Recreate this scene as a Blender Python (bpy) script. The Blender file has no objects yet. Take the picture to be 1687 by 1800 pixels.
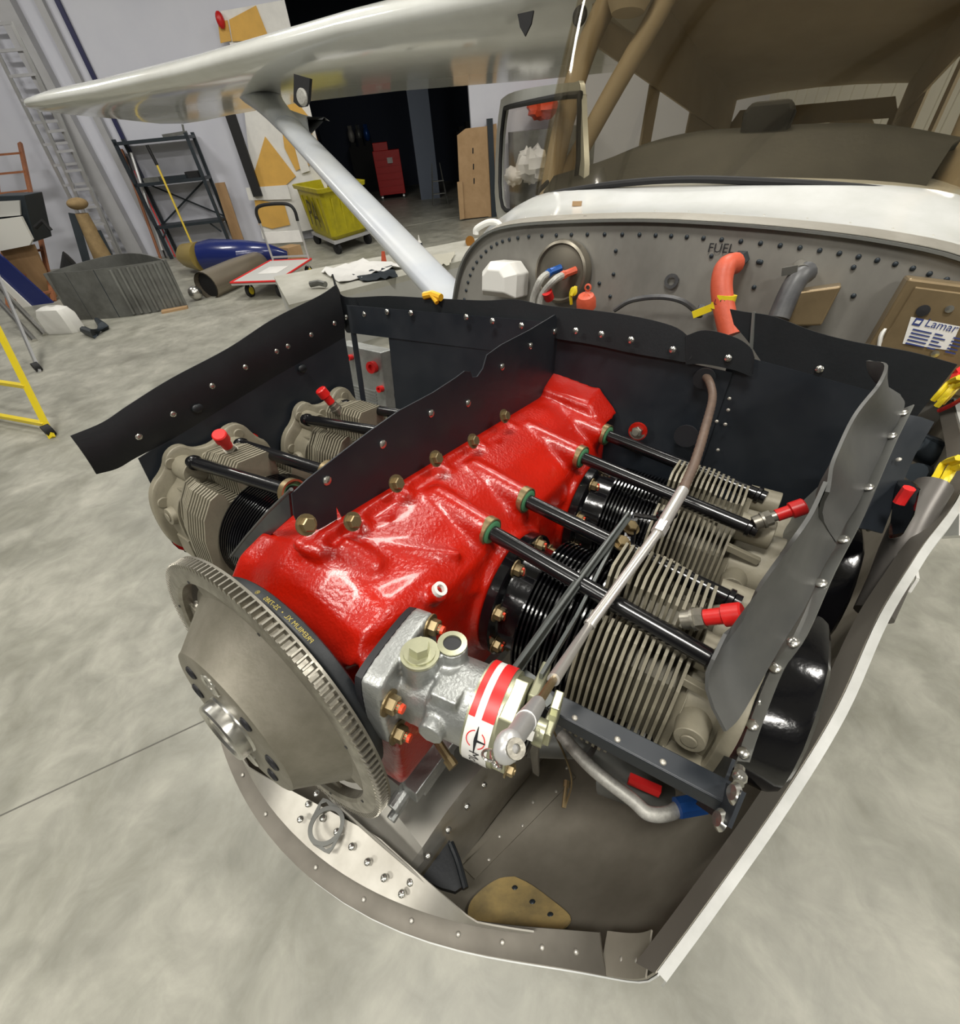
import bpy, bmesh, math, random
from mathutils import Vector, Matrix
from math import sin, cos, pi, radians
random.seed(7)
V = Vector
SC = bpy.context.scene
COL = SC.collection

# ------------------------------------------------------------------ frames
# aircraft frame: inches, x forward along the crankshaft, y to the aircraft's left, z up, origin in the ring gear
IN = 0.0254
HC = 1.35                                   # crankshaft height over the floor
UPA = V((0.16271351, 0.00424595, 0.98666422)).normalized()   # the aircraft sits tail low
XA = (V((1, 0, 0)) - UPA * UPA.x).normalized()
YA = UPA.cross(XA)
RW = Matrix((XA, YA, UPA))                  # aircraft directions -> world directions
MAI = Matrix.Translation((0, 0, HC)) @ RW.to_4x4() @ Matrix.Scale(IN, 4)
MAM = Matrix.Translation((0, 0, HC)) @ RW.to_4x4()
def A(x, y, z): return MAI @ V((x, y, z))

# ------------------------------------------------------------------ camera
RES = (1687, 1800); FPX = 760.0
RC = Matrix(((-0.56057029, 0.82802203, 0.01185197), (0.46239403, 0.32484947, -0.82502399), (-0.68698814, -0.45700365, -0.56497341)))
CA = V((3.61, 12.577, 15.932))
cam_d = bpy.data.cameras.new('camera'); cam = bpy.data.objects.new('camera', cam_d); COL.objects.link(cam)
cam_d.sensor_fit = 'HORIZONTAL'; cam_d.sensor_width = 36; cam_d.lens = FPX / RES[0] * 36
cam_d.clip_start = 0.02; cam_d.clip_end = 100
rw = [(RW @ RC[0]).normalized(), (RW @ RC[1]).normalized(), (RW @ RC[2]).normalized()]
CW = MAI @ CA
M = Matrix((rw[0], -rw[1], -rw[2])).transposed().to_4x4(); M.translation = CW
cam.matrix_world = M
SC.camera = cam
def ray(px, py): return RC.transposed() @ V(((px - RES[0] / 2) / FPX, (py - RES[1] / 2) / FPX, 1))
def PA(px, py, x=None, y=None, z=None):     # a point read off the photo on a plane of the aircraft frame (inches)
    d = ray(px, py); i, val = (0, x) if x is not None else (1, y) if y is not None else (2, z)
    return CA + d * ((val - CA[i]) / d[i])
def WF(px, py, z=0.0):                      # on a horizontal plane of the room (metres)
    d = RW @ ray(px, py); return CW + d * ((z - CW.z) / d.z)
def WH(base, px, py):                       # height over a floor point at which the sight line passes
    d = RW @ ray(px, py); k = (V((base[0], base[1], 0)) - CW); dx = V((d.x, d.y, 0))
    t = (k.x * d.x + k.y * d.y) / (d.x ** 2 + d.y ** 2); return (CW + d * t).z
WN = V((0.719, 0.695, 0)).normalized(); WU = V((-WN.y, WN.x, 0)); W1 = V((-4.7, -12.6, 0))   # back wall of the hangar
def WP(px, py, off=0.0):                    # on the back wall, off metres in front of it
    d = RW @ ray(px, py); return CW + d * (((W1 + WN * off - CW).dot(WN)) / d.dot(WN))
def WW(u, z, off=0.0): return W1 + WU * u + WN * off + V((0, 0, z))

# ------------------------------------------------------------------ light and exposure
SC.view_settings.view_transform = 'Standard'; SC.view_settings.look = 'None'
SC.view_settings.gamma = 1; SC.view_settings.use_curve_mapping = False
SC.view_settings.exposure = 0.0
w = bpy.data.worlds.new('world'); SC.world = w; w.use_nodes = True
w.node_tree.nodes['Background'].inputs[0].default_value = (0.80, 0.86, 1.0, 1); w.node_tree.nodes['Background'].inputs[1].default_value = 0.25
CEIL = 6.0
LAMPS = []
def lamp(u, v, watts, su=1.5, sv=0.5, col=(1.0, 0.97, 0.9)):
    l = bpy.data.lights.new('ceiling_lamp_light', 'AREA'); l.shape = 'RECTANGLE'; l.size = su; l.size_y = sv; l.energy = watts; l.color = col
    o = bpy.data.objects.new('ceiling_lamp_light', l); COL.objects.link(o)
    c = WW(u, CEIL - 0.32, v); R = Matrix((WU, WN, V((0, 0, 1)))).transposed()
    o.matrix_world = Matrix.Translation(c) @ R.to_4x4()
    LAMPS.append((u, v, su, sv))
for u_, v_, e_ in [(0, 4, 250), (4.6, 4.5, 250), (9.5, 4.5, 220), (2.5, 9, 260), (8, 9, 280), (5.2, 12.8, 330), (9.5, 13.5, 300), (1, 14, 260), (5, 17.5, 260), (10.5, 18.5, 220)]:
    lamp(u_, v_, e_ * 0.45)

# ------------------------------------------------------------------ materials
def mat(name, col, rough=0.5, metal=0.0, col2=None, nscale=6.0, nfac=1.0, bump=0.0, bscale=60.0, coat=0.0, emit=None, alpha=None, trans=0.0, rough2=None, lo=0.35, hi=0.65, detail=5, stretch=None):
    m = bpy.data.materials.new(name); m.use_nodes = True; nt = m.node_tree; b = nt.nodes['Principled BSDF']
    def c4(c): return (c[0], c[1], c[2], 1)
    b.inputs['Base Color'].default_value = c4(col); b.inputs['Roughness'].default_value = rough; b.inputs['Metallic'].default_value = metal
    b.inputs['Coat Weight'].default_value = coat; b.inputs['Coat Roughness'].default_value = 0.08
    if trans: b.inputs['Transmission Weight'].default_value = trans
    if alpha is not None: b.inputs['Alpha'].default_value = alpha
    if emit: b.inputs['Emission Color'].default_value = c4(emit[0]); b.inputs['Emission Strength'].default_value = emit[1]
    tc = nt.nodes.new('ShaderNodeTexCoord'); src = tc.outputs['Object']
    if stretch:
        mp = nt.nodes.new('ShaderNodeMapping'); mp.inputs['Scale'].default_value = stretch; nt.links.new(src, mp.inputs[0]); src = mp.outputs[0]
    if col2 is not None or rough2 is not None:
        n = nt.nodes.new('ShaderNodeTexNoise'); n.inputs['Scale'].default_value = nscale; n.inputs['Detail'].default_value = detail; n.inputs['Roughness'].default_value = 0.62
        nt.links.new(src, n.inputs['Vector'])
        mr = nt.nodes.new('ShaderNodeMapRange'); mr.inputs[1].default_value = lo; mr.inputs[2].default_value = hi; mr.inputs[4].default_value = nfac
        nt.links.new(n.outputs[0], mr.inputs[0])
        if col2 is not None:
            mx = nt.nodes.new('ShaderNodeMix'); mx.data_type = 'RGBA'; mx.inputs[6].default_value = c4(col); mx.inputs[7].default_value = c4(col2)
            nt.links.new(mr.outputs[0], mx.inputs[0]); nt.links.new(mx.outputs[2], b.inputs['Base Color'])
        if rough2 is not None:
            m2 = nt.nodes.new('ShaderNodeMapRange'); m2.inputs[3].default_value = rough; m2.inputs[4].default_value = rough2
            nt.links.new(mr.outputs[0], m2.inputs[0]); nt.links.new(m2.outputs[0], b.inputs['Roughness'])
    if bump:
        n2 = nt.nodes.new('ShaderNodeTexNoise'); n2.inputs['Scale'].default_value = bscale; n2.inputs['Detail'].default_value = 3
        nt.links.new(src, n2.inputs['Vector'])
        bp = nt.nodes.new('ShaderNodeBump'); bp.inputs['Strength'].default_value = bump; bp.inputs['Distance'].default_value = 0.004
        nt.links.new(n2.outputs[0], bp.inputs['Height']); nt.links.new(bp.outputs[0], b.inputs['Normal'])
    return m
RED = mat('red enamel', (0.46, 0.009, 0.0015), 0.28, 0, (0.36, 0.006, 0.001), 9, bump=0.22, bscale=260, coat=0.2)
BLK = mat('black gloss enamel', (0.004, 0.004, 0.005), 0.14, 0, bump=0.05, bscale=160, coat=0.3)
TUBE = mat('black tube paint', (0.006, 0.006, 0.007), 0.22, 0, coat=0.2)
BAF = mat('charcoal baffle paint', (0.014, 0.018, 0.024), 0.35, 0.1, (0.020, 0.024, 0.030), 12, rough2=0.5, bump=0.02)
RUB = mat('black rubber', (0.006, 0.008, 0.010), 0.48, 0, (0.010, 0.012, 0.015), 16, bump=0.05, bscale=250)
RUBG = mat('grey rubber flap', (0.055, 0.056, 0.055), 0.5, 0, (0.085, 0.085, 0.08), 9, bump=0.04)
HEAD = mat('khaki cylinder paint', (0.215, 0.195, 0.145), 0.5, 0.15, (0.27, 0.245, 0.18), 24, bump=0.08, bscale=220)
STEEL = mat('machined steel', (0.38, 0.36, 0.31), 0.34, 0.85, (0.27, 0.25, 0.21), 60, rough2=0.45, bump=0.05, bscale=400)
DRUM = mat('khaki grey brushed drum', (0.25, 0.23, 0.185), 0.5, 0.45, (0.19, 0.175, 0.135), 30, detail=8, bump=0.06, bscale=300)
POLI = mat('bright steel', (0.60, 0.59, 0.55), 0.25, 0.95)
CAST = mat('cast aluminium', (0.42, 0.43, 0.42), 0.42, 0.75, (0.33, 0.34, 0.33), 40, bump=0.15, bscale=400)
BRASS = mat('cadmium plated bolt', (0.33, 0.25, 0.13), 0.38, 0.8, (0.26, 0.20, 0.11), 60)
CADM = mat('pale yellow zinc', (0.50, 0.50, 0.34), 0.35, 0.7, (0.40, 0.40, 0.28), 30)
ALU = mat('scuffed aluminium', (0.42, 0.405, 0.365), 0.38, 0.65, (0.24, 0.22, 0.185), 5, rough2=0.55, lo=0.38, hi=0.72, bump=0.03, bscale=40)
ALUB = mat('bright worn aluminium', (0.50, 0.48, 0.43), 0.4, 0.6, (0.33, 0.305, 0.26), 9, rough2=0.5, lo=0.4, hi=0.75)
SHEET = mat('stained cowl metal', (0.31, 0.285, 0.235), 0.5, 0.35, (0.17, 0.15, 0.118), 4.5, rough2=0.62, lo=0.35, hi=0.7, bump=0.03, bscale=30)
LIPG = mat('dull grey lip metal', (0.17, 0.155, 0.13), 0.5, 0.5, (0.09, 0.08, 0.065), 6, rough2=0.62, lo=0.38, hi=0.7)
FW = mat('firewall stainless', (0.40, 0.385, 0.35), 0.42, 0.55, (0.22, 0.21, 0.19), 5, rough2=0.55, lo=0.35, hi=0.72, bump=0.04, bscale=25, stretch=(1, 1, 0.6))
WHITE = mat('white aircraft paint', (0.70, 0.71, 0.70), 0.16, 0, (0.62, 0.63, 0.61), 8, coat=0.35)
WING = mat('white wing paint', (0.72, 0.73, 0.70), 0.14, 0, (0.62, 0.62, 0.58), 3, lo=0.4, hi=0.8, bump=0.05, bscale=6, coat=0.3)
STRUT = mat('grey blue strut paint', (0.46, 0.49, 0.54), 0.3, 0, (0.54, 0.56, 0.58), 4, coat=0.2)
DOORG = mat('grey door paint', (0.40, 0.41, 0.39), 0.3, 0.1, (0.33, 0.34, 0.32), 4)
LIPM = mat('white cowl edge', (0.50, 0.50, 0.475), 0.45, 0, (0.40, 0.40, 0.375), 20)
TAN = mat('amber fibreglass', (0.58, 0.42, 0.17), 0.5, 0, (0.22, 0.18, 0.10), 12, lo=0.42, hi=0.72)
GOLD = mat('gold anodised box', (0.27, 0.20, 0.11), 0.38, 0.5, (0.20, 0.145, 0.08), 12)
GREEN = mat('grey green bracket paint', (0.055, 0.062, 0.060), 0.38, 0.3, (0.075, 0.08, 0.075), 20)
GREENL = mat('green seal', (0.08, 0.25, 0.12), 0.5)
REDP = mat('red plastic cap', (0.62, 0.012, 0.010), 0.4, 0, (0.48, 0.008, 0.008), 20)
REDT = mat('orange red torque paint', (0.85, 0.07, 0.02), 0.4)
REDB = mat('red sticker', (0.70, 0.02, 0.02), 0.4)
WSTK = mat('white sticker', (0.78, 0.77, 0.74), 0.4)
INK = mat('black ink', (0.015, 0.015, 0.018), 0.5)
INKB = mat('navy ink', (0.03, 0.05, 0.20), 0.5)
INKY = mat('yellow print', (0.42, 0.33, 0.06), 0.5)
ORNG = mat('orange fire sleeve', (0.62, 0.10, 0.045), 0.5, 0, (0.52, 0.08, 0.035), 30, bump=0.1, bscale=200)
BROWNC = mat('brown cable sheath', (0.13, 0.085, 0.06), 0.55, 0, (0.09, 0.06, 0.045), 60, bump=0.1, bscale=300)
YEL = mat('yellow plastic', (0.75, 0.58, 0.02), 0.4)
BLUEA = mat('blue fitting', (0.02, 0.10, 0.38), 0.3, 0.3)
HOSEG = mat('braided grey hose', (0.50, 0.49, 0.45), 0.5, 0.3, (0.36, 0.35, 0.32), 200)
DHOSE = mat('dark grey hose', (0.06, 0.06, 0.065), 0.45, 0.1, (0.10, 0.10, 0.10), 30)
WPL = mat('white plastic', (0.75, 0.74, 0.70), 0.35)
GLARE = mat('dark glareshield vinyl', (0.018, 0.018, 0.018), 0.65, 0, (0.03, 0.03, 0.028), 14, bump=0.2, bscale=80)
CABIN = mat('taupe headliner', (0.52, 0.45, 0.34), 0.8, 0, (0.45, 0.38, 0.28), 3)
CABT = mat('tan door post paint', (0.30, 0.24, 0.16), 0.6)
BLUE = mat('navy blue paint', (0.012, 0.022, 0.13), 0.25, 0, coat=0.3)
BIN = mat('yellow bin plastic', (0.52, 0.45, 0.01), 0.5, 0, (0.36, 0.31, 0.01), 6, lo=0.4, hi=0.75, bump=0.1, bscale=20)
CHEST = mat('red tool chest enamel', (0.48, 0.006, 0.008), 0.35)
WOOD = mat('orange wood', (0.33, 0.13, 0.06), 0.5, 0, (0.24, 0.09, 0.04), 8, stretch=(1, 1, 0.15))
PLY = mat('raw plywood', (0.42, 0.26, 0.13), 0.65, 0, (0.32, 0.19, 0.09), 6, stretch=(1, 1, 0.3))
CARD = mat('brown cardboard', (0.46, 0.30, 0.16), 0.8, 0, (0.38, 0.24, 0.12), 4)
FOAM = mat('yellow foam board', (0.72, 0.42, 0.09), 0.7, 0, (0.62, 0.36, 0.08), 3)
PAPER = mat('white paper', (0.80, 0.79, 0.76), 0.7, 0, (0.70, 0.69, 0.67), 3)
DKST = mat('dark painted steel', (0.035, 0.045, 0.055), 0.45, 0.4)
BLKM = mat('matte black', (0.008, 0.008, 0.009), 0.7)
GLAD = mat('ladder aluminium', (0.62, 0.62, 0.62), 0.32, 0.7)
GREYM = mat('grey sheet metal', (0.24, 0.245, 0.23), 0.38, 0.5, (0.14, 0.14, 0.13), 3, rough2=0.5)
CANT = mat('tan canvas', (0.33, 0.23, 0.11), 0.85, 0, (0.25, 0.17, 0.08), 10)
PIPE = mat('bronze grey pipe', (0.30, 0.26, 0.20), 0.35, 0.6)
CARTG = mat('light grey cart deck', (0.52, 0.52, 0.50), 0.5)
WALLM = mat('white wall sheet', (0.66, 0.67, 0.74), 0.5, 0, (0.61, 0.62, 0.70), 0.8)
PILM = mat('pale grey steel column', (0.46, 0.46, 0.48), 0.45, 0.1, (0.40, 0.40, 0.41), 2)
DARKW = mat('dim toned workshop wall', (0.035, 0.045, 0.075), 0.8)  # the room's dim bluish light is put into the wall colour
DARKB = mat('dim toned workshop furniture', (0.012, 0.02, 0.06), 0.8)  # bench and cabinet: dimness of the unlit room painted in as dark blue
CEILM = mat('ceiling sheet', (0.42, 0.41, 0.38), 0.8)
LAMPE = mat('lamp diffuser', (0.9, 0.9, 0.9), 0.5, emit=((1, 0.98, 0.93), 7.0))
def glass(name, tint, fac, rough=0.03):
    m = bpy.data.materials.new(name); m.use_nodes = True; nt = m.node_tree; nt.nodes.clear()
    o = nt.nodes.new('ShaderNodeOutputMaterial'); t = nt.nodes.new('ShaderNodeBsdfTransparent'); g = nt.nodes.new('ShaderNodeBsdfGlossy')
    t.inputs[0].default_value = (*tint, 1); g.inputs[0].default_value = (0.9, 0.9, 0.9, 1); g.inputs[1].default_value = rough
    mx = nt.nodes.new('ShaderNodeMixShader'); mx.inputs[0].default_value = fac; nt.links.new(t.outputs[0], mx.inputs[1]); nt.links.new(g.outputs[0], mx.inputs[2]); nt.links.new(mx.outputs[0], o.inputs[0])
    return m
ACRY = glass('windshield acrylic', (0.90, 0.87, 0.80), 0.07, 0.05)
DGLS = glass('door window acrylic', (0.88, 0.86, 0.83), 0.06, 0.04)

# concrete floor: mottled, sealed, with stains
def floor_mat():
    m = bpy.data.materials.new('sealed concrete'); m.use_nodes = True; nt = m.node_tree; b = nt.nodes['Principled BSDF']
    tc = nt.nodes.new('ShaderNodeTexCoord')
    def noise(s, d, dist=0.0):
        n = nt.nodes.new('ShaderNodeTexNoise'); n.inputs['Scale'].default_value = s; n.inputs['Detail'].default_value = d; n.inputs['Distortion'].default_value = dist; n.inputs['Roughness'].default_value = 0.6
        nt.links.new(tc.outputs['Object'], n.inputs['Vector']); return n
    n1 = noise(3.2, 10, 0.45); n2 = noise(0.45, 4, 0.3); n3 = noise(7, 6, 1.0)
    r = nt.nodes.new('ShaderNodeValToRGB'); e = r.color_ramp.elements
    e[0].position = 0.32; e[0].color = (0.235, 0.23, 0.19, 1); e[1].position = 0.68; e[1].color = (0.40, 0.39, 0.335, 1)
    k = e.new(0.48); k.color = (0.30, 0.295, 0.25, 1)
    nt.links.new(n1.outputs[0], r.inputs[0])
    mx = nt.nodes.new('ShaderNodeMix'); mx.data_type = 'RGBA'; mx.blend_type = 'MULTIPLY'; mx.inputs[0].default_value = 0.55
    r2 = nt.nodes.new('ShaderNodeValToRGB'); r2.color_ramp.elements[0].position = 0.33; r2.color_ramp.elements[0].color = (0.74, 0.74, 0.74, 1); r2.color_ramp.elements[1].position = 0.55; r2.color_ramp.elements[1].color = (1, 1, 1, 1)
    nt.links.new(n2.outputs[0], r2.inputs[0]); nt.links.new(r.outputs[0], mx.inputs[6]); nt.links.new(r2.outputs[0], mx.inputs[7])
    mx2 = nt.nodes.new('ShaderNodeMix'); mx2.data_type = 'RGBA'; mx2.blend_type = 'OVERLAY'; mx2.inputs[0].default_value = 0.35
    nt.links.new(mx.outputs[2], mx2.inputs[6]); nt.links.new(n3.outputs[0], mx2.inputs[7]); nt.links.new(mx2.outputs[2], b.inputs['Base Color'])
    mr = nt.nodes.new('ShaderNodeMapRange'); mr.inputs[3].default_value = 0.30; mr.inputs[4].default_value = 0.55; nt.links.new(n1.outputs[0], mr.inputs[0]); nt.links.new(mr.outputs[0], b.inputs['Roughness'])
    bp = nt.nodes.new('ShaderNodeBump'); bp.inputs['Strength'].default_value = 0.12; bp.inputs['Distance'].default_value = 0.003; nt.links.new(n3.outputs[0], bp.inputs['Height']); nt.links.new(bp.outputs[0], b.inputs['Normal'])
    return m
FLOORM = floor_mat()

# ------------------------------------------------------------------ mesh builder
def perp(d):
    d = d.normalized(); a = V((0, 0, 1)) if abs(d.z) < 0.9 else V((1, 0, 0))
    x = d.cross(a).normalized(); return x, d.cross(x).normalized()
class MB:
    def __init__(s): s.v = []; s.f = []; s.m = []; s.k = 0
    def add(s, vs, fs, k=None):
        o = len(s.v); s.v += [V(p) for p in vs]; s.f += [tuple(i + o for i in f) for f in fs]; s.m += [s.k if k is None else k] * len(fs); return s
    def box(s, c, d, R=None):
        c = V(c); R = R or Matrix.Identity(3); q = []
        for x in (-.5, .5):
            for y in (-.5, .5):
                for z in (-.5, .5): q.append(c + R @ V((x * d[0], y * d[1], z * d[2])))
        return s.add(q, [(0, 1, 3, 2), (4, 6, 7, 5), (0, 4, 5, 1), (2, 3, 7, 6), (0, 2, 6, 4), (1, 5, 7, 3)])
    def bar(s, a, b, wd, ht, up=(0, 0, 1)):
        a = V(a); b = V(b); d = (b - a).normalized(); x = d.cross(V(up)).normalized(); z = x.cross(d); q = []
        for p in (a, b):
            for i, j in ((-1, -1), (1, -1), (1, 1), (-1, 1)): q.append(p + x * i * wd / 2 + z * j * ht / 2)
        return s.add(q, [(3, 2, 1, 0), (4, 5, 6, 7), (0, 1, 5, 4), (1, 2, 6, 5), (2, 3, 7, 6), (3, 0, 4, 7)])
    def cyl(s, a, b, r, r1=None, n=16, cap=True, ph=0.0):
        a = V(a); b = V(b); r1 = r if r1 is None else r1; x, y = perp(b - a); q = []
        for p, rr in ((a, r), (b, r1)):
            for i in range(n): t = 2 * pi * (i + ph) / n; q.append(p + x * cos(t) * rr + y * sin(t) * rr)
        f = [(i, (i + 1) % n, n + (i + 1) % n, n + i) for i in range(n)]
        if cap: f += [tuple(range(n))[::-1], tuple(range(n, 2 * n))]
        return s.add(q, f)
    def rings(s, rs, cap=True, closed=False):        # loft of equal point loops
        n = len(rs[0]); q = [p for r in rs for p in r]; f = []
        L = len(rs)
        for j in range(L if closed else L - 1):
            k = (j + 1) % L
            for i in range(n): f.append((j * n + i, j * n + (i + 1) % n, k * n + (i + 1) % n, k * n + i))
        if cap and not closed: f += [tuple(range(n))[::-1], tuple(range((L - 1) * n, L * n))]
        return s.add(q, f)
    def lathe(s, prof, o, ax, n=32, cap=False, a0=0.0, a1=2 * pi, closed=False):  # prof (r, h)
        o = V(o); ax = V(ax).normalized(); x, y = perp(ax); rs = []
        full = abs(a1 - a0 - 2 * pi) < 1e-6
        for r, h in prof: rs.append([o + ax * h + (x * cos(a0 + (a1 - a0) * i / n) + y * sin(a0 + (a1 - a0) * i / n)) * r for i in range(n)])
        return s.rings(rs, cap, closed)
    def tube(s, path, r, n=10, cap=True):
        path = [V(p) for p in path]; L = len(path); rs = []; x = None
        for i, p in enumerate(path):
            d = (path[min(i + 1, L - 1)] - path[max(i - 1, 0)]).normalized()
            x = perp(d)[0] if x is None else (x - d * x.dot(d)).normalized()
            y = d.cross(x); rr = r[i] if isinstance(r, (list, tuple)) else r
            rs.append([p + (x * cos(2 * pi * k / n) + y * sin(2 * pi * k / n)) * rr for k in range(n)])
        return s.rings(rs, cap)
    def prism(s, pts, a, b):                        # pts: list of Vectors (loop); extruded by +a .. +b vectors
        a = V(a); b = V(b); return s.rings([[V(p) + a for p in pts], [V(p) + b for p in pts]])
    def sheet(s, g, t, both=False):                  # grid of points with thickness t along its normals
        R = len(g); C = len(g[0]); g = [[V(p) for p in r] for r in g]; N = []
        for i in range(R):
            for j in range(C):
                du = g[min(i + 1, R - 1)][j] - g[max(i - 1, 0)][j]; dv = g[i][min(j + 1, C - 1)] - g[i][max(j - 1, 0)]
                n = du.cross(dv); N.append(n.normalized() if n.length > 1e-12 else V((0, 0, 1)))
        q = [g[i][j] for i in range(R) for j in range(C)]; q2 = [q[k] - N[k] * t for k in range(R * C)]; K = R * C; f = []
        for i in range(R - 1):
            for j in range(C - 1):
                a = i * C + j; f.append((a, a + C, a + C + 1, a + 1)); f.append((K + a + 1, K + a + C + 1, K + a + C, K + a))
        for j in range(C - 1): f.append((j, j + 1, K + j + 1, K + j)); a = (R - 1) * C + j; f.append((a + 1, a, K + a, K + a + 1))
        for i in range(R - 1): a = i * C; f.append((a + C, a, K + a, K + a + C)); a = i * C + C - 1; f.append((a, a + C, K + a + C, K + a))
        return s.add(q + q2, f)
    def ball(s, c, r, n=12, m=8, sc=(1, 1, 1)):
        c = V(c); rs = []
        for j in range(1, m):
            t = pi * j / m; rs.append([c + V((cos(2 * pi * i / n) * sin(t) * r * sc[0], sin(2 * pi * i / n) * sin(t) * r * sc[1], -cos(t) * r * sc[2])) for i in range(n)])
        return s.rings(rs)
WMAT = {}
def wm(o): return WMAT.get(o.name, Matrix.Identity(4))
def finish(me, mats, smooth, ang):
    bm = bmesh.new(); bm.from_mesh(me); bmesh.ops.remove_doubles(bm, verts=bm.verts, dist=1e-6); bmesh.ops.recalc_face_normals(bm, faces=bm.faces)
    if smooth:
        for f in bm.faces: f.smooth = True
        for e in bm.edges:
            if len(e.link_faces) == 2 and e.calc_face_angle(0) > radians(ang): e.smooth = False
    bm.to_mesh(me); bm.free()
    for m in (mats if isinstance(mats, (list, tuple)) else [mats]): me.materials.append(m)
def obj(name, mb, m, parent=None, frame='A', smooth=True, ang=35, bevel=0):
    """one mesh object; vertices given in aircraft inches ('A') or room metres ('W')"""
    T = MAI if frame == 'A' else Matrix.Identity(4)
    vs = [T @ p for p in mb.v]
    if parent is not None: org = wm(parent)
    else:
        lo = [min(p[i] for p in vs) for i in range(3)]; hi = [max(p[i] for p in vs) for i in range(3)]
        org = Matrix.Translation(((lo[0] + hi[0]) / 2, (lo[1] + hi[1]) / 2, lo[2]))
    iv = org.inverted(); me = bpy.data.meshes.new(name); me.from_pydata([tuple(iv @ p) for p in vs], [], mb.f)
    for i, k in enumerate(mb.m): me.polygons[i].material_index = k
    finish(me, m, smooth, ang)
    o = bpy.data.objects.new(name, me); COL.objects.link(o)
    if parent is not None: o.parent = parent
    else: o.matrix_world = org
    WMAT[o.name] = org
    if bevel:
        b = o.modifiers.new('bevel', 'BEVEL'); b.width = bevel; b.segments = 2; b.limit_method = 'ANGLE'; b.angle_limit = radians(40)
    return o
def mesh(name, mb, m, unit=IN, smooth=True, ang=35):    # shared mesh in local coordinates
    me = bpy.data.meshes.new(name); me.from_pydata([tuple(p * unit) for p in mb.v], [], mb.f)
    for i, k in enumerate(mb.m): me.polygons[i].material_index = k
    finish(me, m, smooth, ang); return me
def inst(name, me, Mw, parent):
    o = bpy.data.objects.new(name, me); COL.objects.link(o); o.parent = parent
    o.matrix_basis = wm(parent).inverted() @ Mw; WMAT[o.name] = Mw.copy(); return o
def AM(p, zdir=None, xdir=None):                        # world matrix for a local mesh at aircraft point p with local z along zdir
    z = V(zdir or (0, 0, 1)).normalized()
    if xdir is None: x = perp(z)[0]
    else: x = V(xdir); x = (x - z * x.dot(z)).normalized()
    y = z.cross(x); R = Matrix((x, y, z)).transposed().to_4x4(); R.translation = V(p) * IN
    return MAM @ R
def WMx(p, zdir=None, xdir=None):
    z = V(zdir or (0, 0, 1)).normalized(); x = perp(z)[0] if xdir is None else V(xdir); x = (x - z * x.dot(z)).normalized(); y = z.cross(x)
    R = Matrix((x, y, z)).transposed().to_4x4(); R.translation = V(p); return R
def thing(name, label, cat, loc, group=None, frame='A'):
    o = bpy.data.objects.new(name, None); COL.objects.link(o); o.empty_display_size = 0.05
    p = MAI @ V(loc) if frame == 'A' else V(loc); o.location = p; WMAT[o.name] = Matrix.Translation(p)
    o['label'] = label; o['category'] = cat
    if group: o['group'] = group
    return o
def tag(o, label, cat, group=None, kind=None):
    o['label'] = label; o['category'] = cat
    if group: o['group'] = group
    if kind: o['kind'] = kind
    return o
def struct(name, mb, m, smooth=False, parent=None):
    o = obj(name, mb, m, parent, 'W', smooth)
    if parent is None: o['kind'] = 'structure'
    return o
def remesh(o, vox, smooth=6, fac=0.6):
    r = o.modifiers.new('remesh', 'REMESH'); r.mode = 'VOXEL'; r.voxel_size = vox; r.use_smooth_shade = True
    s = o.modifiers.new('smooth', 'SMOOTH'); s.iterations = smooth; s.factor = fac
def text_mesh(name, s, size, m, parent, fn, depth=0.0):
    """flat print: letters placed by fn(x, y) -> world point"""
    cu = bpy.data.curves.new('text', 'FONT'); cu.body = s; cu.size = size; cu.resolution_u = 2; cu.align_x = 'CENTER'; cu.align_y = 'CENTER'
    t = bpy.data.objects.new('text', cu); COL.objects.link(t); dg = bpy.context.evaluated_depsgraph_get(); dg.update()
    me = bpy.data.meshes.new_from_object(t.evaluated_get(dg)); bpy.data.objects.remove(t); bpy.data.curves.remove(cu)
    iv = wm(parent).inverted()
    for v in me.vertices: v.co = iv @ fn(v.co.x, v.co.y)
    me.materials.clear(); me.materials.append(m); me.name = name
    o = bpy.data.objects.new(name, me); COL.objects.link(o); o.parent = parent; WMAT[o.name] = wm(parent); return o
def lerp(a, b, t): return a + (b - a) * t
def spl(pts, n):                                        # Catmull-Rom through points
    P = [V(p) for p in pts]; P = [P[0] * 2 - P[1]] + P + [P[-1] * 2 - P[-2]]; out = []
    for i in range(1, len(P) - 2):
        for k in range(n):
            t = k / n; a, b, c, d = P[i - 1], P[i], P[i + 1], P[i + 2]
            out.append(0.5 * ((2 * b) + (c - a) * t + (2 * a - 5 * b + 4 * c - d) * t * t + (3 * b - a - 3 * c + d) * t ** 3))
    out.append(P[-2]); return out
def hexbolt(r=0.3, h=0.25, washer=True, shank=0.0, wr=1.45):
    b = MB()
    if washer: b.cyl((0, 0, 0), (0, 0, 0.06), r * wr, n=18)
    b.cyl((0, 0, 0.06), (0, 0, 0.06 + h * 0.85), r, n=6); b.cyl((0, 0, 0.06 + h * 0.85), (0, 0, 0.06 + h), r, r * 0.85, n=6)
    if shank: b.cyl((0, 0, h), (0, 0, h + shank), r * 0.55, n=12)
    return b
BOLT = mesh('bolt', hexbolt(0.27, 0.24), BRASS, smooth=False)
NUT = mesh('nut', hexbolt(0.30, 0.30, True, 0.16), BRASS, smooth=False)
NUTS = mesh('small_nut', hexbolt(0.2, 0.2, True, 0.1), BRASS, smooth=False)
def rivet_mesh(r, h, m):
    b = MB(); b.lathe([(r, 0), (r * 0.95, h * 0.4), (r * 0.7, h * 0.8), (r * 0.3, h), (0.001, h)], (0, 0, 0), (0, 0, 1), 10); return mesh('rivet', b, m)
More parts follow.
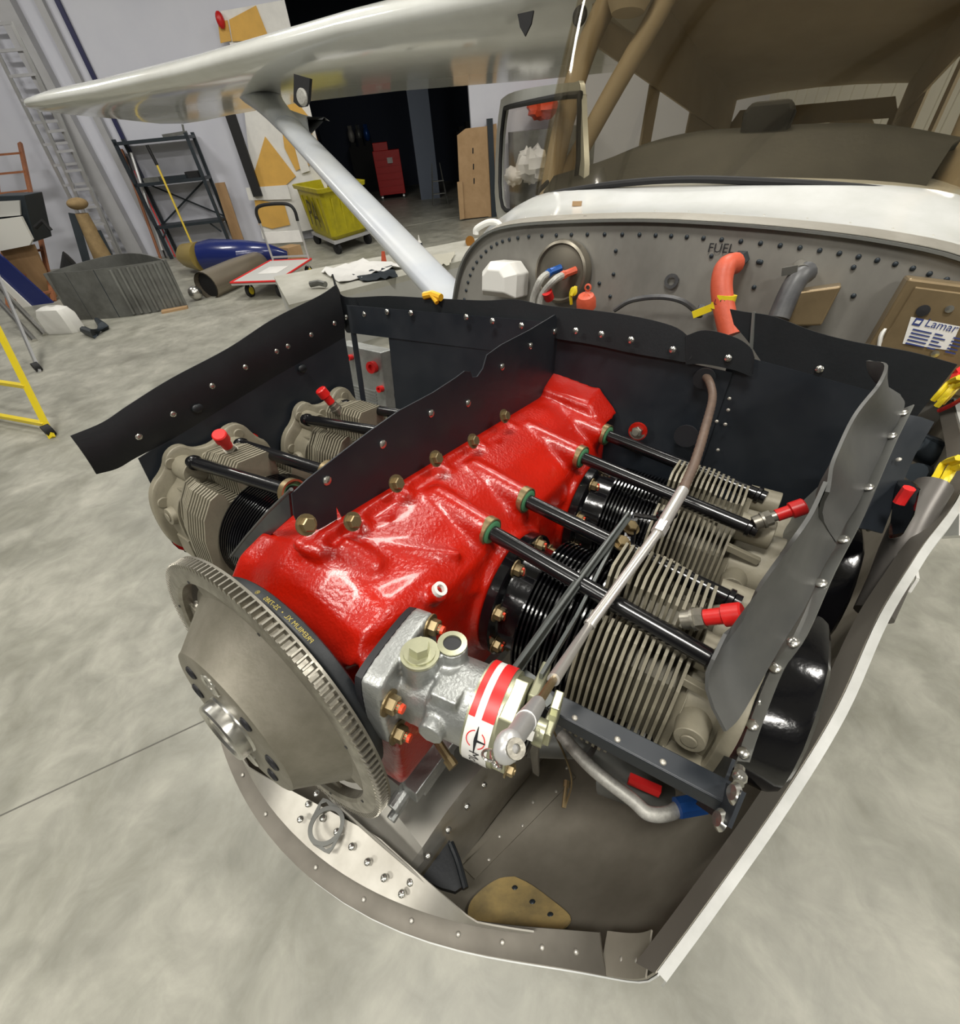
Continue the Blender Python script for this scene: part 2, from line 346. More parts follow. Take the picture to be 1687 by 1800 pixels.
RIV = rivet_mesh(0.17, 0.1, POLI); RIVB = rivet_mesh(0.20, 0.10, POLI); RIVD = rivet_mesh(0.16, 0.09, DKST); RIVS = rivet_mesh(0.11, 0.07, ALUB)
# ================================================================== engine
XL = (-10.8, -19.9); XR = (-7.2, -16.1)
eng = thing('aircraft_engine', 'air-cooled flat four aircraft engine with bright red crankcase and khaki finned cylinders', 'engine', (-11, 0, -5))

# crankcase: one cast body, blended
def sect(x, hw, top, mid, bot):          # loop of points of a cross-section: (y, z)
    L = [(0, top), (1.2, top - .15), (2.6, top - .75), (3.8, mid + 0.7), (hw, mid), (hw + .15, mid - 1.5), (hw + .1, 0), (hw, -2.2), (hw * .9, bot + .6), (hw * .7, bot)]
    R = [(-y, z) for y, z in L[::-1][:-1]]
    return [V((x, y, z)) for y, z in L + R]
c = MB()
c.rings([sect(-1.6, 3.0, 3.3, 2.2, -4.2), sect(-2.4, 3.9, 4.6, 3.2, -5.6), sect(-3.6, 4.4, 5.3, 3.6, -6.0), sect(-6.5, 4.6, 5.5, 3.5, -6.2), sect(-12, 4.6, 5.6, 3.4, -6.2), sect(-18, 4.6, 5.7, 3.4, -6.2), sect(-24.2, 4.4, 5.9, 3.4, -6.2)])
c.cyl((-.7, 0, 0), (-2.5, 0, 0), 2.6, 3.6, n=28)
for xs, s in [(-9.5, 1), (-12.7, 1), (-18.7, 1), (-22.5, 1), (-6.0, -1), (-8.7, -1), (-14.4, -1), (-17.4, -1)]:
    c.cyl((xs, (4.38 if s > 0 and xs > -13 else 4.75) * s, 4.25), (xs, 1.0 * s, 5.0), 0.72, 0.68, n=20)          # tube bosses
    c.cyl((xs, 4.3 * s, 4.1), (xs + .3, 2.6 * s, 3.2), 0.66, 0.9, n=12)
for xc, s in [(XL[0], 1), (XL[1], 1), (XR[0], -1), (XR[1], -1)]:
    c.cyl((xc, 4.0 * s, 0), (xc, 5.15 * s, 0), 3.5, 3.35, n=32)                # cylinder pads
    for k in (-1, 1): c.bar((xc + k * 3.0, 4.7 * s, 2.0), (xc + k * 1.0, 3.8 * s, 4.0), .5, .6)
for p in [(541, 925), (622, 919), (699, 852), (768, 808), (833, 777), (888, 733)]:  # seam bosses
    q = PA(*p, y=0.15); c.cyl((q.x, -.2, 5.4), (q.x, 0.95, 5.3), .4, n=12)
c.box((-13.5, 0, 5.55), (21, .9, .55)); c.box((-12, 4.3, 2.9), (20, 0.5, .5))
c.cyl((-4.7, 2.2, 4.3), (-4.2, .8, 5.35), .75, .55, n=14)                      # rounded knob below the front seam bolt
c.cyl((-3.2, 4.0, 1.2), (-3.2, 4.9, 1.2), 2.3, 1.9, n=24)                      # governor pad
c.bar((-5.2, 1.4, 4.95), (-7.6, 4.2, 4.1), .3, .5)
c.cyl((-5.6, 4.1, 3.4), (-5.4, 4.9, 4.1), .38, n=12)
c.rings([[V((x, y, z)) for y, z in ((3.2, -5.2), (5.1, -4.6), (5.3, 2.4), (4.0, 2.8))] for x in (-1.9, -4.6)])
c.rings([[V((-22.6, 0, 6.3)), V((-22.6, 3.4, 5.9)), V((-22.6, 4.6, 4.6)), V((-22.6, 0, 4))], [V((-24.4, -.4, 7.2)), V((-24.6, 3.4, 6.6)), V((-24.7, 4.9, 5.1)), V((-24.4, 0, 4))]])
case = obj('crankcase', c, RED, eng); remesh(case, 0.11 * IN, 22, .7)
cb = obj('sump', MB().rings([[V((x, y, z)) for y, z in ((4.4, -6.0), (4.4, -7.0), (3.2, -8.6), (-3.2, -8.6), (-4.4, -7.0), (-4.4, -6.0))] for x in (-2.2, -23)]), CAST, eng, smooth=False)
cb['label'] = 'dark cast aluminium sump under the crankcase'
b = MB(); b.k = 0
q1, q2 = PA(850, 1262, y=4.9), PA(700, 1415, y=4.6)
b.bar((-2.4, 4.7, -6.6), (-9.5, 4.7, -6.6), 1.1, .9); b.cyl((-1.6, 4.4, -7.2), (-3.4, 4.4, -6.9), .4, n=14); b.box((-4.2, 4.8, -7.0), (2.4, .8, 1.2)); b.cyl((-1.3, 4.5, -7.6), (-2.4, 4.5, -7.4), .25, n=10)
obj('sump_flange', b, CAST, eng, smooth=False, bevel=.0015)
for p in [(541, 925), (622, 919), (699, 852), (768, 808), (833, 777), (888, 733)]:
    q = PA(*p, y=1.0); inst('case_bolt', BOLT, AM((q.x, .9, q.z + .02), (0, .9, .35)), eng)
st = MB(); st.lathe([(0.16, 0), (.28, 0), (.28, .2), (.16, .2)], PA(770, 1038, y=4.9), (-.1, .6, .8), 16, closed=True); obj('oil_plug_collar', st, WPL, eng)
sb = MB(); sb.cyl((-4.0, 5.2, -3.6), (-3.6, 6.6, -4.0), .2, n=10); sb.cyl((-3.7, 6.2, -3.9), (-3.6, 6.6, -4.0), .26, n=10); obj('stud', sb, BRASS, eng)

# flywheel: drum, web with openings, toothed ring, hub
fly = obj('flywheel', MB().lathe([(1.1, 1.32), (3.2, 1.32), (3.32, 1.28), (3.38, 1.16), (4.72, -.42), (5.0, -.5), (5.0, -.62), (1.1, -.62)], (0, 0, 0), (1, 0, 0), 96, closed=True), DRUM, eng)
fly['label'] = 'khaki metal flywheel drum with steel toothed ring'
for hx, hy, r in [(0, 2.45, .5), (0, -2.45, .5), (2.45, 0, .36), (-2.45, 0, .36), (1.75, 1.75, .3), (-1.75, 1.75, .3), (1.75, -1.75, .3), (-1.75, -1.75, .3)]:
    h = MB(); h.lathe([(r * .62, 0), (r, 0), (r, .05), (r * .8, .09), (r * .62, .05)], (1.32, hx, hy), (1, 0, 0), 20, closed=True); obj('bushing', h, POLI if r > .4 else INK, fly)
rg = MB()
rg.lathe([(5.35, -.12), (5.45, -.02), (5.62, .0), (5.95, -.03), (6.06, -.06), (6.06, -.40), (6.3, -.41), (6.3, -.50), (5.35, -.49)], (0, 0, 0), (1, 0, 0), 149, closed=True)
ring = obj('ring_gear', rg, STEEL, fly); 
wb = MB()                                                                      # web segments leave the lightening openings
for a0, a1 in [(-.42, .50), (.64, 2.15), (2.75, 2.98), (3.5, 3.62), (4.2, 5.3)]:
    n = max(3, int((a1 - a0) * 16)); g = []
    for r in (4.6, 5.4): g.append([V((-.3, r * cos(a0 + (a1 - a0) * i / n), r * sin(a0 + (a1 - a0) * i / n))) for i in range(n + 1)])
    wb.sheet(g, .12)
obj('web', wb, DRUM, fly)
th = MB(); th.rings([[V((x, y, z)) for x, y in ((-.14, 0), (.14, 0), (.14, .30), (-.14, .30))][:4] for z in ()] or [[V((-.062, 0, 0)), V((.062, 0, 0)), V((.032, .27, 0)), V((-.032, .27, 0))], [V((-.062, 0, .37)), V((.062, 0, .37)), V((.032, .25, .37)), V((-.032, .25, .37))]])
TOOTH = mesh('tooth', th, STEEL, smooth=False)
for i in range(149):
    a = 2 * pi * i / 149; e = V((0, cos(a), sin(a))); p = e * 6.03 + V((-.41, 0, 0))
    t = V((0, -sin(a), cos(a))); R = Matrix((t, e, V((1, 0, 0)))).transposed(); 
    if R.determinant() < 0: R = Matrix((-t, e, V((1, 0, 0)))).transposed()
    Rm = R.to_4x4(); Rm.translation = p * IN; inst('tooth', TOOTH, MAM @ Rm, fly)
for a in (.35, 1.2, 2.0, 2.75, 4.4, 5.2, 5.9):
    h = MB(); h.cyl((-.0, 5.5 * cos(a), 5.5 * sin(a)), (.012, 5.5 * cos(a), 5.5 * sin(a)), .07, n=10); obj('timing_hole', h, INK, fly)
hub = MB(); hub.lathe([(.98, 1.25), (1.34, 1.25), (1.32, 1.34), (1.27, 1.4), (1.27, 1.78), (1.2, 1.84), (1.08, 1.84), (.98, 1.75)], (0, 0, 0), (1, 0, 0), 48, closed=True); hub.lathe([(.001, 1.5), (1.0, 1.5)], (0, 0, 0), (1, 0, 0), 32)
ho = obj('hub', hub, POLI, fly); ho['label'] = 'bright steel hub tube'
for k in range(6):                                                           # bosses seen through the opening
    a = 2.75 + (k % 3) * .28; h = MB(); 
    if k < 3: h.lathe([(.001, .18), (.26, .18), (.34, .08), (.34, 0)], (-.55, 4.95 * cos(a), 4.95 * sin(a)), (1, 0, 0), 16); obj('boss', h, STEEL, fly)
bl = MB(); bl.lathe([(4.1, -.6), (4.45, -.56), (4.52, -.6), (4.58, -.7), (4.58, -1.02), (4.5, -1.08), (4.1, -1.0)], (0, 1.05, 1.1), (1, 0, 0), 120, closed=True)
belt = obj('fan_belt', bl, RUB, fly); belt['label'] = 'black alternator belt with yellow lettering'
pl = MB(); pl.lathe([(1.5, -.62), (3.1, -.62), (3.1, -.8), (2.7, -.85), (3.1, -.95), (3.1, -1.1), (1.5, -1.1)], (0, 0, 0), (1, 0, 0), 96, closed=True); obj('pulley_flange', pl, BAF, fly)
def beltpt(a_c, r=4.59, xm=-.80):
    return lambda x, y: A(xm - y, 1.05 + r * cos(a_c + x / r), 1.1 + r * sin(a_c + x / r))
aP = math.atan2(PA(497, 1080, x=-.8).z - 1.1, PA(497, 1080, x=-.8).y - 1.05)
text_mesh('lettering', 'PREMIUM XL  \u2022  25-7385     \u00ae', .22, INKY, belt, beltpt(aP))

# cylinders
def finpoly(s):
    P = [(3.85, -2.4), (3.95, -.4), (3.85, 1.2), (3.5, 2.4), (2.85, 3.35), (2.35, 3.55), (2.15, 3.4), (2.0, 2.8), (1.25, 2.8), (1.15, 4.4), (.85, 4.75), (-.85, 4.75), (-1.15, 4.4), (-1.25, 2.8), (-2.0, 2.8), (-2.15, 3.3), (-2.45, 3.5), (-3.3, 2.9), (-3.8, 1.4), (-3.9, -2.2), (-3.1, -3.4), (-1.5, -3.9), (1.5, -3.9), (3.1, -3.3)]
    return [V((x, 0, z)) for x, z in P]
def scalepoly(P, kx, kz, y): return [V((p.x * kx, y, p.z * kz)) for p in P]
FINS = []
for kx in (1.0, .985, .97, .95, .92, .86):
    f = MB(); P = scalepoly(finpoly(1), kx, kx if kx > .95 else kx ** .5 * .99, 0); f.prism(P, (0, -.058, 0), (0, .058, 0)); FINS.append(mesh('fin', f, HEAD, smooth=False))
def round_poly(P, n=1):                              # Chaikin corner cutting
    for _ in range(n):
        Q = []
        for i in range(len(P)):
            a, b2 = P[i], P[(i + 1) % len(P)]; Q += [a * .75 + b2 * .25, a * .25 + b2 * .75]
        P = Q
    return P
FLG = round_poly([V((x, 0, z)) for x, z in [(4.0, -.8), (4.05, 1.4), (3.6, 2.7), (2.6, 3.4), (2.2, 4.3), (1.3, 4.6), (.6, 3.9), (-.7, 3.9), (-1.5, 4.7), (-2.6, 4.6), (-3.2, 3.4), (-4.0, 2.7), (-4.2, .6), (-4.0, -1.6), (-2.6, -2.6), (0, -2.8), (2.6, -2.5), (3.6, -1.8)]], 2)
COVP = round_poly([V((x, 0, z)) for x, z in [(3.5, -1.9), (3.6, -.6), (2.6, 1.5), (.2, 3.2), (-.8, 3.3), (-3.2, 3.3), (-3.5, 3.0), (-3.6, -1.4), (-3.3, -2.5), (3.0, -2.5)]], 1)
def cylinder(xc, s, seed):
    o = V((xc, 0, 0)); P = lambda x, y, z: V((xc + x, s * y, z))
    c = MB()
    c.rings([[P(p.x * k, y, p.z * k2) for p in round_poly([V((x, 0, z)) for x, z in [(3.4, -2.8), (3.4, 1.6), (1.3, 2.6), (.9, 4.2), (-.9, 4.2), (-1.3, 2.6), (-3.4, 1.6), (-3.4, -2.8)]], 1)] for y, k, k2 in ((9.7, .8, .8), (13.3, .8, .8), (13.8, .98, .9))])
    fk = 1.0 if s < 0 else .84; dy = 1.35 if (s > 0 and seed) else 0
    c.rings([[P(p.x * .86 * fk, y, p.z * .8 * fk - .1) for p in FLG] for y in (13.7, 15.2 + dy)])
    c.rings([[P(p.x * k * fk, y, p.z * k * fk) for p in FLG] for y, k in ((15.05 + dy, .96), (15.15 + dy, 1.0), (15.6 + dy, 1.0))])
    for x in (1.62, -1.62): c.cyl(P(x, 13.6, 3.25), P(x, 15.1, 3.25), .72, n=18)       # tube sockets
    c.cyl(P(2.6, 14.3, .9), P(3.7, 14.3, 1.0), .62, .52, n=24); c.cyl(P(3.7, 14.3, 1.0), P(3.78, 14.3, 1.0), .28, n=20)                        # round boss on the front face
    c.box(P(2.9, 14.4, -1.4), (1.2, 1.4, 1.4)); c.bar(P(2.6, 13.4, 2.5), P(2.4, 15.0, 2.1), .3, .35)
    for x, z in ((3.4, 1.6), (2.2, 3.7), (-2.1, 4.0), (-3.5, 1.8), (.2, 3.3)):
        if s < 0: c.cyl(P(x, 14.95, z), P(x, 15.1, z), .34, n=12)
    cy = obj('cylinder', c, HEAD, eng, bevel=.001)
    y0 = 9.85; nf = 15
    for i in range(nf):
        k = 0 if i < 8 else min(5, (i - 7))
        inst('fin', FINS[k], MAM @ Matrix.Translation(P(0, y0 + i * .256, 0) * IN), cy)
    b = MB()
    b.lathe([(2.4, 5.1), (3.15, 5.1), (3.25, 5.16), (3.25, 5.62), (3.15, 5.7), (2.72, 5.74), (2.66, 6.9)] + [q for i in range(14) for q in ((2.66, 6.95 + i * .2), (3.42, 6.98 + i * .2), (3.42, 7.06 + i * .2), (2.66, 7.09 + i * .2))] + [(3.2, 9.75), (2.4, 9.75)], (xc, 0, 0), (0, s, 0), 48, closed=True)
    ba = obj('barrel', b, BLK, cy, ang=25); ba['label'] = 'gloss black finned barrel'
    for k in range(8):
        a = pi / 8 + k * pi / 4; p = P(2.85 * cos(a), 5.7, 2.85 * sin(a)); inst('base_nut', NUT, AM(p, (0, s, 0)), cy)
        t = MB(); t.box(p + V((0, s * .42, 0)), (.12, .1, .4)); obj('torque_stripe', t, REDT, cy, smooth=False)
    # upper spark plug with red cap
    if s > 0: a, e = P(1.55, 12.6, 3.9), P(.4, 14.5, 5.2)
    else: a, e = P(1.6, 9.0, 4.7), P(.6, 11.4, 5.6)
    if s < 0: a, e = (PA(597, 726, z=4.3), PA(567, 690, z=5.9)) if seed else (PA(412, 800, z=4.3), PA(388, 768, z=5.9))
    if s > 0: a, e = (PA(1200, 1090, z=4.2), PA(1290, 1080, z=5.2)) if not seed else (PA(1325, 920, z=4.2), PA(1403, 893, z=5.2))
    d = (e - a).normalized(); L = (e - a).length
    sp = MB(); sp.cyl(a, a + d * .35, .33, n=16); sp.cyl(a + d * .35, a + d * .45, .4, n=20); sp.cyl(a + d * .45, a + d * .75, .36, n=6); sp.cyl(a + d * .75, a + d * (L - .5), .24, n=16)
    o1 = obj('spark_plug', sp, STEEL, cy)
    cp = MB(); k0 = L - .9; cp.lathe([(.25, k0), (.28, k0), (.28, L - .35), (.38, L - .3), (.38, L + .22), (.32, L + .28), (.001, L + .28)], a, d, 24); obj('plug_cap', cp, REDP, cy)
    # rocker cover
    ks = 1.0 if s < 0 else .84; kz = .25 if s > 0 else .0
    cv = MB(); cv.rings([[P(p.x * k * ks - kz, y + dy, ((p.z - .3) * k + .3) * ks + kz * 1.6) for p in COVP] for y, k in ((15.72, 1.06), (15.85, 1.06), (15.87, 1.0), (17.3, .97), (17.55, .93), (17.7, .84))])
    co = obj('rocker_cover', cv, BLK, cy, ang=30); co['label'] = 'gloss black pressed rocker cover'
    gk = MB(); gk.rings([[P(p.x * 1.05 * ks - kz, y + dy, ((p.z - .3) * 1.05 + .3) * ks + kz * 1.6) for p in COVP] for y in (15.61, 15.72)]); obj('cover_gasket', gk, REDP, cy)
    for x, z in ((3.45, -.7), (2.3, 2.1), (-.6, 3.45), (-3.3, 3.2)):
        inst('cover_screw', RIVB, AM(P(x * ks - kz, 15.86 + dy, z * ks + kz), (0, s, 0)), cy)
    return cy
cyls = [cylinder(XL[0], 1, 0), cylinder(XL[1], 1, 1), cylinder(XR[0], -1, 0), cylinder(XR[1], -1, 1)]
for k, z in ((0, -3.8), (1, -3.8)):                                         # bits under the front cylinder
    pass
# pushrod tubes and green seals
def tube(p0, p1):
    p0 = V(p0); p1 = V(p1); d = (p1 - p0).normalized()
    t = MB(); t.cyl(p0 - d * .4, p1 + d * .3, .35, n=20); t.lathe([(.35, 0), (.44, .05), (.44, .22), (.35, .27)], p1 - d * .2, d, 20)
    o = obj('pushrod_tube', t, TUBE, eng)
    r = MB(); r.lathe([(.35, -.1), (.57, -.1), (.57, .07), (.50, .11), (.35, .12)], p0, d, 24, closed=True); obj('tube_seal', r, GREENL, o)
    r = MB(); r.lathe([(.58, -.3), (.68, -.3), (.68, .04), (.64, .07), (.58, .04)], p0, d, 24, closed=True); obj('seal_collar', r, BRASS, o)
for a_, b_ in [((863, 935), (1252, 1160)), ((926, 880), (1312, 1068)), ((1023, 804), (1398, 962)), ((1067, 765), (1378, 888))]:
    q = PA(*a_, z=4.3); e = PA(*b_, z=3.7); e2 = q + (e - q) * ((14.1 - q.y) / (e.y - q.y)); tube(q, e2)
for (x0, x1) in ((-6.0, -5.6), (-8.3, -8.5), (-14.0, -13.4), (-17.0, -16.9)):
    tube((x0, -4.75, 4.9), (x1, -13.4, 4.0))
# intake pipe under the left bank, and dark lower engine bits
ip = MB(); ip.tube(spl([PA(985, 1290, z=-5), PA(1040, 1350, z=-5), PA(1110, 1405, z=-5), PA(1140, 1430, z=-5), PA(1180, 1428, z=-5), PA(1215, 1400, z=-5)], 8), .3, 12)
o = obj('oil_line', ip, HOSEG, eng); o['label'] = 'smooth grey pipe with blue end below the cylinders'
fx = MB(); a = PA(1190, 1420, z=-4.8); e = PA(1235, 1412, z=-4.8); fx.cyl(a, e, .42, n=8); obj('pipe_fitting', fx, BLUEA, o)
lo = MB(); lo.tube(spl([PA(1040, 1320, z=-6), PA(1100, 1365, z=-6.5), PA(1160, 1400, z=-7), (-9, 12, -8)], 6), .85, 14); lo.tube(spl([(-8, 8, -7), (-10, 11, -7), (-12, 14, -6)], 6), .9, 14); obj('exhaust_pipe', lo, GREYM, eng)
rb = MB(); rb.bar(PA(1105, 1368, z=-5), PA(1160, 1392, z=-5), .3, .5); o = obj('red_clip', rb, REDB, eng); o['label'] = 'small red clip below the cylinders'
wr = MB(); wr.tube(spl([(-9, 8.5, -5.5), PA(1003, 1360, z=-7), PA(993, 1420, z=-7.5)], 8), .05, 6); a = PA(996, 1372, z=-7.2); e = PA(990, 1420, z=-7.5); wr.cyl(a, e, .1, n=8); wr.cyl(a, a + (e - a) * .25, .16, n=8); obj('drain_wire', wr, BRASS, eng)

# ================================================================== cooling baffles
baf = thing('engine_baffle', 'charcoal sheet metal cooling baffles edged with black rubber around the red engine', 'baffle', (-13, 0, 0))
def px_panel(name, pts, m, th=.06, **k):
    P = [PA(*p, **k) for p in pts]; ax = {'x': V((1, 0, 0)), 'y': V((0, 1, 0)), 'z': V((0, 0, 1))}[list(k)[0]]
    b = MB(); b.prism(P, ax * -th / 2, ax * th / 2); return obj(name, b, m, baf, smooth=False)
CB = [(512, 868), (540, 842), (600, 795), (650, 757), (700, 722), (760, 690), (800, 664), (816, 652), (826, 653), (829, 663), (838, 662), (848, 648), (855, 624), (880, 606), (930, 580), (975, 553), (983, 570), (985, 620), (985, 655), (968, 694), (944, 710), (905, 732), (888, 745), (872, 752), (830, 786), (812, 800), (770, 820), (740, 838), (700, 864), (660, 888), (625, 905), (600, 908), (590, 888), (592, 912), (560, 930), (528, 932), (516, 905)]
cp_ = px_panel('center_panel', CB, BAF, y=0.0); cp_['label'] = 'center baffle standing on the crankcase seam'
for p in [(575, 845), (673, 781), (758, 727), (823, 709), (883, 645), (933, 608), (975, 583)]:
    q = PA(*p, y=0.05); inst('rivet', RIVB, AM((q.x, .04, q.z), (0, 1, 0)), cp_)
# right side panel, leaning slightly outwards, with its rubber strip
YR = -16.0
rb_ = [(243, 800), (300, 905), (330, 965), (405, 1010)]
low = [V((-3.9, YR, 4.6)), V((-4.0, YR, 0)), V((-4.4, YR, -3))]
S1 = [PA(*p, y=YR) for p in [(243, 806), (300, 770), (372, 717), (431, 684), (484, 650), (547, 620), (606, 590)]]
grid = []
for k in range(7):
    t = k / 6; row = []
    for q in S1: row.append(V((q.x, YR + .25 * t, lerp(q.z, -4.0, t))))
    grid.append(row)
grid[-1] = [V((q.x - 1.4, q.y, q.z)) for q in grid[-1]]
rp = obj('side_panel', MB().sheet(grid, .06), BAF, baf); rp['label'] = 'right hand baffle panel'
top = spl([PA(*p, y=YR - .1) for p in [(123, 766), (180, 742), (225, 712), (300, 665), (400, 612), (480, 560), (560, 520), (590, 500)]], 5)
bot = spl([PA(*p, y=YR - .1) for p in [(168, 832), (205, 822), (240, 802), (318, 762), (420, 700), (500, 652), (575, 610), (605, 592)]], 5)
gr = [[lerp(a, b2, t) + V((0, .2 * sin(pi * t), 0)) for a, b2 in zip(top, bot)] for t in (0, .25, .5, .75, 1)]
rs = obj('rubber_strip', MB().sheet(gr, -.1), RUB, baf); rs['label'] = 'black rubber seal strip along the right hand baffle'
for p in [(243, 767), (303, 727), (372, 678), (430, 645), (485, 617), (505, 608), (546, 588), (587, 568)]:
    q = PA(*p, y=YR + .1); inst('rivet', RIVB, AM((q.x, YR + .14, q.z), (0, 1, .1)), rs)
for p in [(348, 718), (532, 648)]:
    q = PA(*p, y=YR + .25); t = MB(); t.ball(q, .35, 12, 8, (1, .4, .8)); obj('dimple', t, RUB, rs)
# rear panels
def rear(pa, pb, zt0, zt1, zb, name='rear_panel', n=8, wave=0.0, m=BAF):
    g = []
    for k in range(5):
        t = k / 4; g.append([V((lerp(pa[0], pb[0], i / n), lerp(pa[1], pb[1], i / n), lerp(lerp(zt0, zt1, i / n) + wave * sin(pi * i / n), zb, t))) for i in range(n + 1)])
    return obj(name, MB().sheet(g, .06), m, baf)
ra = PA(606, 540, y=-16); RX0 = -20.6
r1 = rear((RX0, -16.0), (-23.5, 0), 10.2, 10.4, 8.2)
for p in [(609, 625), (612, 700)]: pass
r2 = rear((-21.3, -12.6), (-23.5, 0), 8.25, 8.25, -3); r2['label'] = 'rear baffle panel behind the right bank'
r2b = rear((RX0, -16.0), (RX0 - .2, -15.6), 8.25, 8.25, -3)
# rubber edge strips of the rear wall
def strip(ptsT, ptsB, m, name, th=.1, n=5, bulge=0.0):
    a = spl(ptsT, n); b2 = spl(ptsB, n); g = [[lerp(p, q, t) + V((bulge * sin(pi * t), 0, 0)) for p, q in zip(a, b2)] for t in (0, .33, .66, 1)]
    return obj(name, MB().sheet(g, -th), m, baf)
def rxy(px, py, xs): return PA(px, py, x=xs)
T1 = [PA(583, 482, x=-20.3), PA(592, 505, x=-20.8), PA(610, 522, x=-21.2), PA(680, 520, x=-21.8), PA(760, 524, x=-22.4), PA(850, 528, x=-23), PA(905, 526, x=-23.4), PA(950, 535, x=-23.8), PA(990, 540, x=-24), PA(1040, 545, x=-24.3), PA(1110, 555, x=-24.6), PA(1180, 572, x=-24.9), PA(1210, 592, x=-25), PA(1219, 612, x=-25)]
B1 = [PA(600, 560, x=-20.3), PA(604, 570, x=-20.7), PA(615, 585, x=-21.1), PA(680, 570, x=-21.7), PA(760, 578, x=-22.3), PA(850, 586, x=-22.9), PA(905, 588, x=-23.3), PA(950, 590, x=-23.7), PA(990, 597, x=-23.9), PA(1040, 605, x=-24.2), PA(1110, 620, x=-24.5), PA(1180, 632, x=-24.8), PA(1205, 636, x=-24.9), PA(1216, 630, x=-24.9)]
s1 = strip(T1, B1, RUB, 'rubber_strip'); s1['label'] = 'black rubber seal strip along the rear baffle'
for p in [(610, 557), (642, 552), (682, 548), (724, 550), (821, 557), (867, 564), (918, 572), (1013, 581), (1058, 587), (1110, 597), (1183, 614)]:
    t = (p[0] - 600) / 620; q = PA(*p, x=lerp(-20.75, -24.7, t)); inst('rivet', RIVB, AM(q + V((.12, 0, 0)), (1, 0, .1)), s1)
s2_ = strip([PA(1205, 590, x=-24.9), PA(1240, 580, x=-25), PA(1290, 592, x=-25.2), PA(1318, 610, x=-25.3), PA(1326, 628, x=-25.3)], [PA(1205, 640, x=-24.9), PA(1240, 640, x=-25), PA(1290, 650, x=-25.2), PA(1318, 660, x=-25.3), PA(1324, 655, x=-25.3)], RUB, 'rubber_strip'); s2_['label'] = 'short overlapping rubber strip behind the left bank'
inst('rivet', RIVB, AM(PA(1280, 629, x=-25) + V((.1, 0, 0)), (1, 0, .1)), s2_)
s3_ = strip([PA(1283, 543, x=-26), PA(1310, 548, x=-26), PA(1360, 556, x=-26), PA(1430, 582, x=-26), PA(1500, 600, x=-26), PA(1600, 618, x=-26), PA(1682, 640, x=-26)], [PA(1290, 570, x=-26), PA(1315, 600, x=-26), PA(1360, 660, x=-26), PA(1430, 690, x=-26), PA(1500, 720, x=-26), PA(1580, 735, x=-26), PA(1600, 745, x=-26)], RUB, 'rubber_strip'); s3_['label'] = 'wide black rubber flap at the rear left corner'
inst('rivet', RIVB, AM(PA(1440, 649, x=-25.8), (1, 0, .1)), s3_)
bk = MB(); bk.bar(PA(1325, 548, x=-25.9), PA(1318, 640, x=-25.7), .25, .1); obj('bracket', bk, GREYM, baf, smooth=False)
r3 = rear((-24.2, 0), (-25.6, 10.6), 9.6, 8.6, -4); r3['label'] = 'rear baffle panel behind the left bank'
r4 = rear((-25.8, 10.2), (-25.9, 18.0), 9.6, 8.6, -4)
hp = PA(1122, 757, x=-24.4); t = MB(); t.lathe([(.3, 0), (.62, 0), (.6, .12), (.3, .14)], hp + V((.1, 0, 0)), (1, 0, 0), 18, closed=True); obj('grommet', t, RED, baf)
inst('large_bolt', mesh('large_bolt', hexbolt(.36, .4, True, .2), STEEL, smooth=False), AM(hp + V((.15, 0, 0)), (1, 0, .2)), baf)
t = MB(); h2 = PA(1206, 766, x=-24.7); t.cyl(h2 + V((-.02, 0, 0)), h2 + V((.12, 0, 0)), .72, n=24); obj('cable_hole', t, INK, baf)
t = MB(); h2 = PA(1238, 665, x=-24.9); t.cyl(h2 + V((-.02, 0, 0)), h2 + V((.12, 0, 0)), .6, n=24); obj('cable_grommet', t, RUB, baf)
t = MB(); h2 = PA(705, 697, x=-22.0); t.cyl(h2, h2 + V((.16, 0, 0)), .65, n=24); obj('cable_hole', t, INK, baf)
for p in [(1282, 700), (1280, 720), (1275, 745), (1262, 790), (1260, 740)]: inst('rivet', RIVS, AM(PA(*p, x=-25.3) + V((.1, 0, 0)), (1, 0, 0)), r3)
inst('rivet', mesh('rivet', MB().ball((0, 0, 0), .13, 10, 6), BRASS), AM(PA(697, 662, x=-21.8), (1, 0, 0)), r2)
# front right wing of the centre baffle and the case web beside it
fr = MB(); fr.sheet([[PA(512, 862, x=-3.5), PA(470, 905, x=-3.7), PA(435, 945, x=-3.9), PA(402, 985, x=-4.0)], [PA(516, 905, x=-3.6), PA(482, 935, x=-3.8), PA(450, 970, x=-4.0), PA(432, 992, x=-4.1)]], .12)
fo = obj('front_panel', fr, BAF, baf); fo['label'] = 'narrow front baffle wing beside the crankcase nose'
ed = MB(); ed.tube([PA(512, 860, x=-3.4), PA(468, 903, x=-3.6), PA(433, 943, x=-3.8), PA(400, 985, x=-3.9)], .07, 8); obj('edge_trim', ed, RUBG, fo)
lp = MB()
lp.sheet([[V((-4.2, -15.9, -3.5)), V((-4.4, -11, -4.5)), V((-4.4, -7, -5))], [V((-4.9, -15.9, -7.5)), V((-5, -11, -8.5)), V((-5, -7, -9))]], .06)
o = obj('front_lower_panel', lp, BAF, baf)
lp = MB(); lp.sheet([[V((-4.9, -15.9, 1.2)), V((-4.9, -15.2, -1.2)), V((-4.9, -13.5, -3.6)), V((-4.8, -10, -5.0)), V((-4.6, -6.5, -5.5))], [V((-4.6, -16.0, -2.5)), V((-4.6, -15.8, -3.5)), V((-4.6, -14.5, -6.0)), V((-4.6, -11, -7.5)), V((-4.6, -6.5, -8))]], .06); obj('front_lower_panel', lp, BAF, baf)
